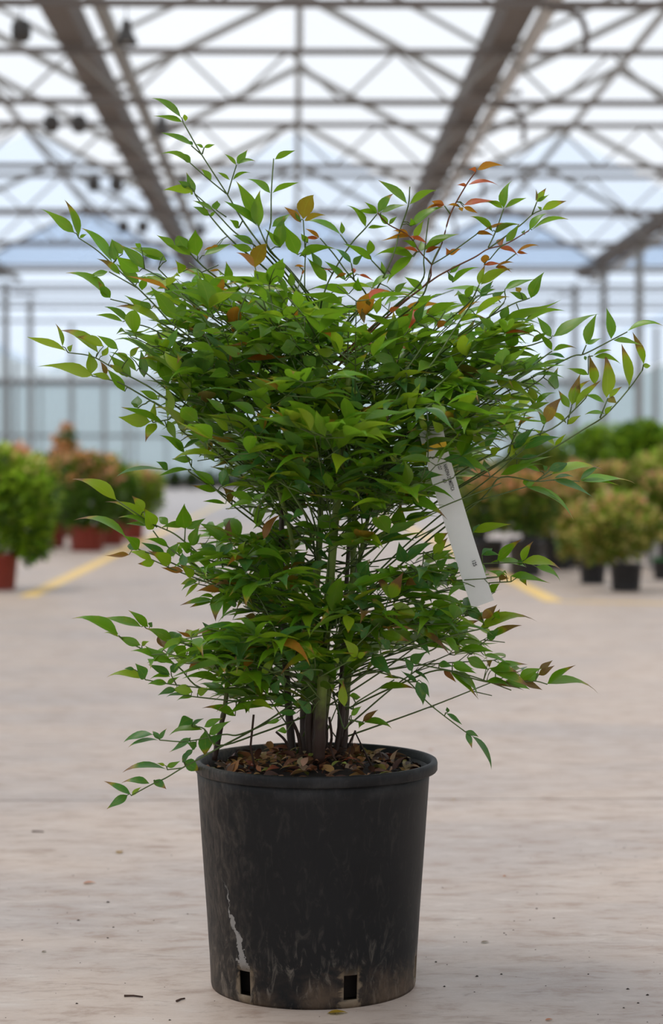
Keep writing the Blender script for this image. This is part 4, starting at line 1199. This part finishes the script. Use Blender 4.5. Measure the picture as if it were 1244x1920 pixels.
def join_clouds(name, meshes):
    frs = []
    nv = [len(m.vertices) for m in meshes]
    V = np.concatenate([np.array([c for v in m.vertices for c in v.co]).reshape(-1, 3) for m in meshes])
    F, UV, T, R, off = [], [], [], [], 0
    for m in meshes:
        a = np.zeros(len(m.loops), dtype=int)
        m.loops.foreach_get('vertex_index', a)
        F.append(a.reshape(-1, 4) + off)
        u = np.zeros(len(m.loops) * 2, dtype=np.float32)
        m.uv_layers[0].data.foreach_get('uv', u)
        UV.append(u)
        t = np.zeros(len(m.vertices) * 4, dtype=np.float32)
        m.attributes['tint'].data.foreach_get('color', t)
        T.append(t)
        r = np.zeros(len(m.vertices), dtype=np.float32)
        m.attributes['rnd'].data.foreach_get('value', r)
        R.append(r)
        off += len(m.vertices)
    F = np.concatenate(F)
    me = bpy.data.meshes.new(name)
    me.vertices.add(len(V))
    me.vertices.foreach_set('co', V.ravel())
    me.loops.add(F.size)
    me.loops.foreach_set('vertex_index', F.ravel())
    me.polygons.add(len(F))
    me.polygons.foreach_set('loop_start', np.arange(0, F.size, 4))
    me.polygons.foreach_set('use_smooth', np.ones(len(F), dtype=bool))
    me.update(calc_edges=True)
    me.uv_layers.new(name='UVMap').data.foreach_set('uv', np.concatenate(UV))
    me.attributes.new('tint', 'FLOAT_COLOR', 'POINT').data.foreach_set('color', np.concatenate(T))
    me.attributes.new('rnd', 'FLOAT', 'POINT').data.foreach_set('value', np.concatenate(R))
    return me


put('foliage', join_clouds('foliage', parts), MAT['leafmass'], shrub_root, kind='stuff')
v, f = [], []
for path, r0, r1 in fill_tw + [([A, A.lerp(B, 0.5) + Vector((0, 0, 0.003)), B], 0.0010, 0.0008) for A, B in petioles]:
    n = len(path)
    tv, tf = tube_data([p - POT for p in path], [r0 + (r1 - r0) * i / (n - 1) for i in range(n)], 4)
    o = len(v)
    v += tv
    f += [tuple(i + o for i in t) for t in tf]
put('stalks', new_mesh('stalks', v, f), MAT['twig'], shrub_root, kind='stuff')

# ---- litter on the soil
lb = NB('dry_leaf_litter')
lat = lb.n('Attribute', attribute_name='tint').outputs['Color']
MAT['litter'] = lb.done(lb.principled(Base_Color=lat, Roughness=0.7))

rl = random.Random(5)
fr, cl = [], []
LIT = [srgb(112, 72, 46), srgb(90, 60, 42), srgb(140, 96, 58), srgb(122, 66, 40), srgb(150, 112, 60), srgb(70, 48, 36), srgb(128, 126, 54), srgb(168, 136, 104)]
for _ in range(620):
    a, r = rl.uniform(0, 6.283), 0.19 * math.sqrt(rl.random())
    x, y = r * math.cos(a), r * math.sin(a)
    p = Vector((x, y, soil_z(x, y) + rl.uniform(0.002, 0.016)))
    ax = Vector((rl.uniform(-1, 1), rl.uniform(-1, 1), rl.uniform(-.25, .35))).normalized()
    L = rl.uniform(0.013, 0.04)
    X, Y, Z = rot_frame(ax, Vector((rl.uniform(-.8, .8), rl.uniform(-.8, .8), 1)), L * rl.uniform(0.3, 0.5), L)
    e = p + Y
    if math.hypot(e.x, e.y) > 0.192:
        continue
    fr.append((p, X, Y, Z))
    cl.append(jitter(rl.choice(LIT), 0.25, rl))
put('leaf_litter', leaf_cloud('leaf_litter', fr, cl, SHAPES[2]), MAT['litter'], shrub_root, kind='stuff')

# ================================================================== THE WHITE LABEL
def white_tag():
    b = NB('white_label_plastic')
    uv = b.n('UVMap', uv_map='UVMap').outputs['UV']
    s = b.n('SeparateXYZ', i_0=uv)
    t = s.outputs[1]
    pos = b.n('NewGeometry').outputs['Position']
    nz = b.noise(pos, 30, 4)
    c = b.mix(nz, srgb(226, 228, 226), srgb(212, 214, 212))
    yb = b.math('MULTIPLY', b.math('GREATER_THAN', t, 0.125), b.math('LESS_THAN', t, 0.185))
    c = b.mix(yb, c, srgb(238, 196, 36))
    return b.done(b.principled(Base_Color=c, Roughness=0.5))


TAGW = 43 * PX
YT0 = YP - 0.19
tl = [(806, 796), (816, 838), (830, 890), (849, 955), (869, 1020), (889, 1082), (906, 1133)]
tc = catmull([P(x, y, YT0 + 0.016 * i) for i, (x, y) in enumerate(tl)], 4)
tag_loc = tc[0].copy()
v, f, uvs = [], [], []
n = len(tc)
for i, p in enumerate(tc):
    d = (tc[min(i + 1, n - 1)] - tc[max(i - 1, 0)]).normalized()
    side = Vector((0, -1, 0)).cross(d).normalized()
    if side.x < 0:
        side = -side
    for sx in (-0.5, 0, 0.5):
        bow = Vector((0, 0.0003 * (1 - 4 * sx * sx) * -1, 0))
        v.append(p + side * (TAGW * sx) + bow - tag_loc)
        uvs.append((sx + 0.5, i / (n - 1)))
for i in range(n - 1):
    a = 3 * i
    f += [(a + 3, a + 4, a + 1, a), (a + 4, a + 5, a + 2, a + 1)]
me = new_mesh('plant_label', v, f, False)
ul = me.uv_layers.new(name='UVMap')
for lp in me.loops:
    ul.data[lp.index].uv = uvs[lp.vertex_index]
tag = empty('plant_label', tag_loc, label='long white plastic name label with a yellow band hanging in the shrub', cat='label')
strip = put('strip', me, white_tag(), tag)
md = strip.modifiers.new('thickness', 'SOLIDIFY')
md.thickness = 0.0006
MAT['ink'] = plain('black_ink', (0.012, 0.012, 0.013), 0.6, 0, 0.0, 5)
loop = catmull([tc[0] + Vector((0, 0, -0.01)), tc[0] + Vector((-0.006, 0.02, 0.03)), tc[0] + Vector((-0.02, 0.05, 0.02))], 5)
put('loop', tube('loop', [p - tag_loc for p in loop], [0.0012] * len(loop), 6), strip.data.materials[0], tag)


def words(txt, pxa, pxb, size_px):
    dep = lambda q: YT0 + 0.016 * float(np.interp(q[1] , [t_[1] for t_ in tl], range(7))) - 0.004
    a, b_ = P(*pxa, dep(pxa)), P(*pxb, dep(pxb))
    c = bpy.data.curves.new('lettering', 'FONT')
    c.body = txt
    c.size = 1.0
    c.extrude = 0.0
    c.offset = 0.018
    o = bpy.data.objects.new('lettering', c)
    COL.objects.link(o)
    bpy.context.view_layer.update()
    me = bpy.data.meshes.new_from_object(o)
    me.name = 'lettering'
    wd = max(0.01, o.dimensions.x)
    bpy.data.objects.remove(o)
    me.materials.clear()
    o = put('lettering', me, MAT['ink'])
    x = (b_ - a)
    L = x.length
    x.normalize()
    y = Vector((0, -1, 0)).cross(x)
    if y.x < 0:
        y = -y
    y.normalize()
    z = x.cross(y)
    sy = size_px * PX / 0.7
    m = Matrix((x * (L / wd), y * sy, z)).transposed().to_4x4()
    m.translation = a - tag_loc
    o.parent = tag
    o.matrix_basis = m
    return o


words('NANDINA DOMESTICA', (831.5, 871), (847, 921), 6.5)
words('CLT', (821.5, 874), (824, 882), 5.5)
words('60', (830.5, 899), (833, 906), 5.5)
words('125', (885, 1051), (888.5, 1061), 6.5)

# ================================================================== BITS ON THE CONCRETE
LITC = {'orange': srgb(196, 104, 62), 'tan': srgb(178, 140, 96), 'yellow': srgb(176, 140, 46), 'brown': srgb(96, 60, 42), 'red': srgb(190, 84, 56)}
bits = [('orange', 155, 1657, 26, 10, 'small orange leaf fallen on the bare concrete far from the pot'),
        ('tan', 224, 1601, 26, 100, 'pale tan leaf fallen behind the small orange leaf'),
        ('yellow', 614, 1901, 40, 5, 'yellow leaf lying against the front foot of the pot'),
        ('orange', 1023, 1914, 18, 25, 'orange leaf scrap at the bottom edge of the photo'),
        ('red', 803, 1407, 14, 0, 'tiny red leaf on the concrete just behind the pot rim'),
        ('tan', 849, 1500, 12, 60, 'tan leaf curl lying on the floor joint'),
        ('brown', 78, 1786, 12, 40, 'brown leaf scrap near the photo edge beside the orange leaf'),
        ('brown', 902, 1768, 18, 15, 'dark brown leaf scrap beside the pot foot'),
        ('orange', 946, 1644, 10, 80, 'orange crumb of leaf behind the dark brown scrap')]
for c, x, y, Lp, ang, lab in bits:
    g = G(x, y)
    L = Lp * g.y / FPX
    o = put('fallen_leaf', LEAF_ME[1], None, label=lab, cat='leaf', group='leaves fallen on the concrete')
    m = Matrix.Translation(g + Vector((0, 0, 0.001))) @ Matrix.Rotation(math.radians(ang - 90), 4, 'Z') @ Matrix.Diagonal((L * 0.55, L, L * 0.8, 1))
    o.matrix_basis = m
    o.color = (*LITC[c], 0.1)
for (xa, ya, xb, yb, lab) in ((233, 1869, 268, 1871, 'thin dry twig on the concrete in front of the pot'), (331, 1879, 347, 1874, 'short dry twig close to the pot foot'), (60, 1560, 82, 1561, 'faint dry straw far behind on the concrete')):
    a, b_ = G(xa, ya), G(xb, yb)
    mid = (a + b_) / 2 + Vector((0, 0.004, 0))
    put('dry_twig', tube('dry_twig', [p + Vector((0, 0, 0.002)) - a for p in (a, mid, b_)], [0.0018, 0.0016, 0.0013], 6), MAT['deadtwig'], loc=a, label=lab, cat='twig', group='dry twigs on the concrete')
rs = random.Random(9)
v, f = [], []
spots = [(203, 1692, 6), (147, 1726, 5), (42, 1763, 4), (213, 1739, 4), (202, 1759, 4), (895, 1831, 6), (834, 1850, 5), (1007, 1704, 4), (1178, 1855, 6), (1197, 1881, 5), (1104, 1827, 4), (1039, 1722, 4), (946, 1750, 4), (950, 1753, 3), (1215, 1866, 6), (144, 1882, 5), (318, 1913, 5), (818, 1804, 5), (941, 1827, 5), (1170, 1890, 4), (253, 1713, 3), (352, 1714, 3)]
for _ in range(120):
    spots.append((rs.uniform(0, 1244), 1560 + 360 * rs.random() ** 0.7, rs.uniform(1.5, 3.0)))
for x, y, d in spots:
    g = G(x, y)
    if math.hypot(g.x - POT.x, g.y - POT.y) < 0.2:
        continue
    r = d * g.y / FPX / 2
    o = len(v)
    for q in ((1, 0, .2), (0.3, .9, .25), (-.8, .6, .15), (-.9, -.5, .2), (.2, -1, .2), (0, 0, .9), (0, 0, 0)):
        v.append(g + Vector((q[0] * r * rs.uniform(.8, 1.6), q[1] * r * rs.uniform(.7, 1.3), q[2] * r)))
    for k in range(5):
        f += [(o + k, o + (k + 1) % 5, o + 5), (o + (k + 1) % 5, o + k, o + 6)]
put('debris', new_mesh('debris', v, f, False), MAT['soil'], kind='stuff', label='dark soil crumbs scattered over the concrete', cat='debris')
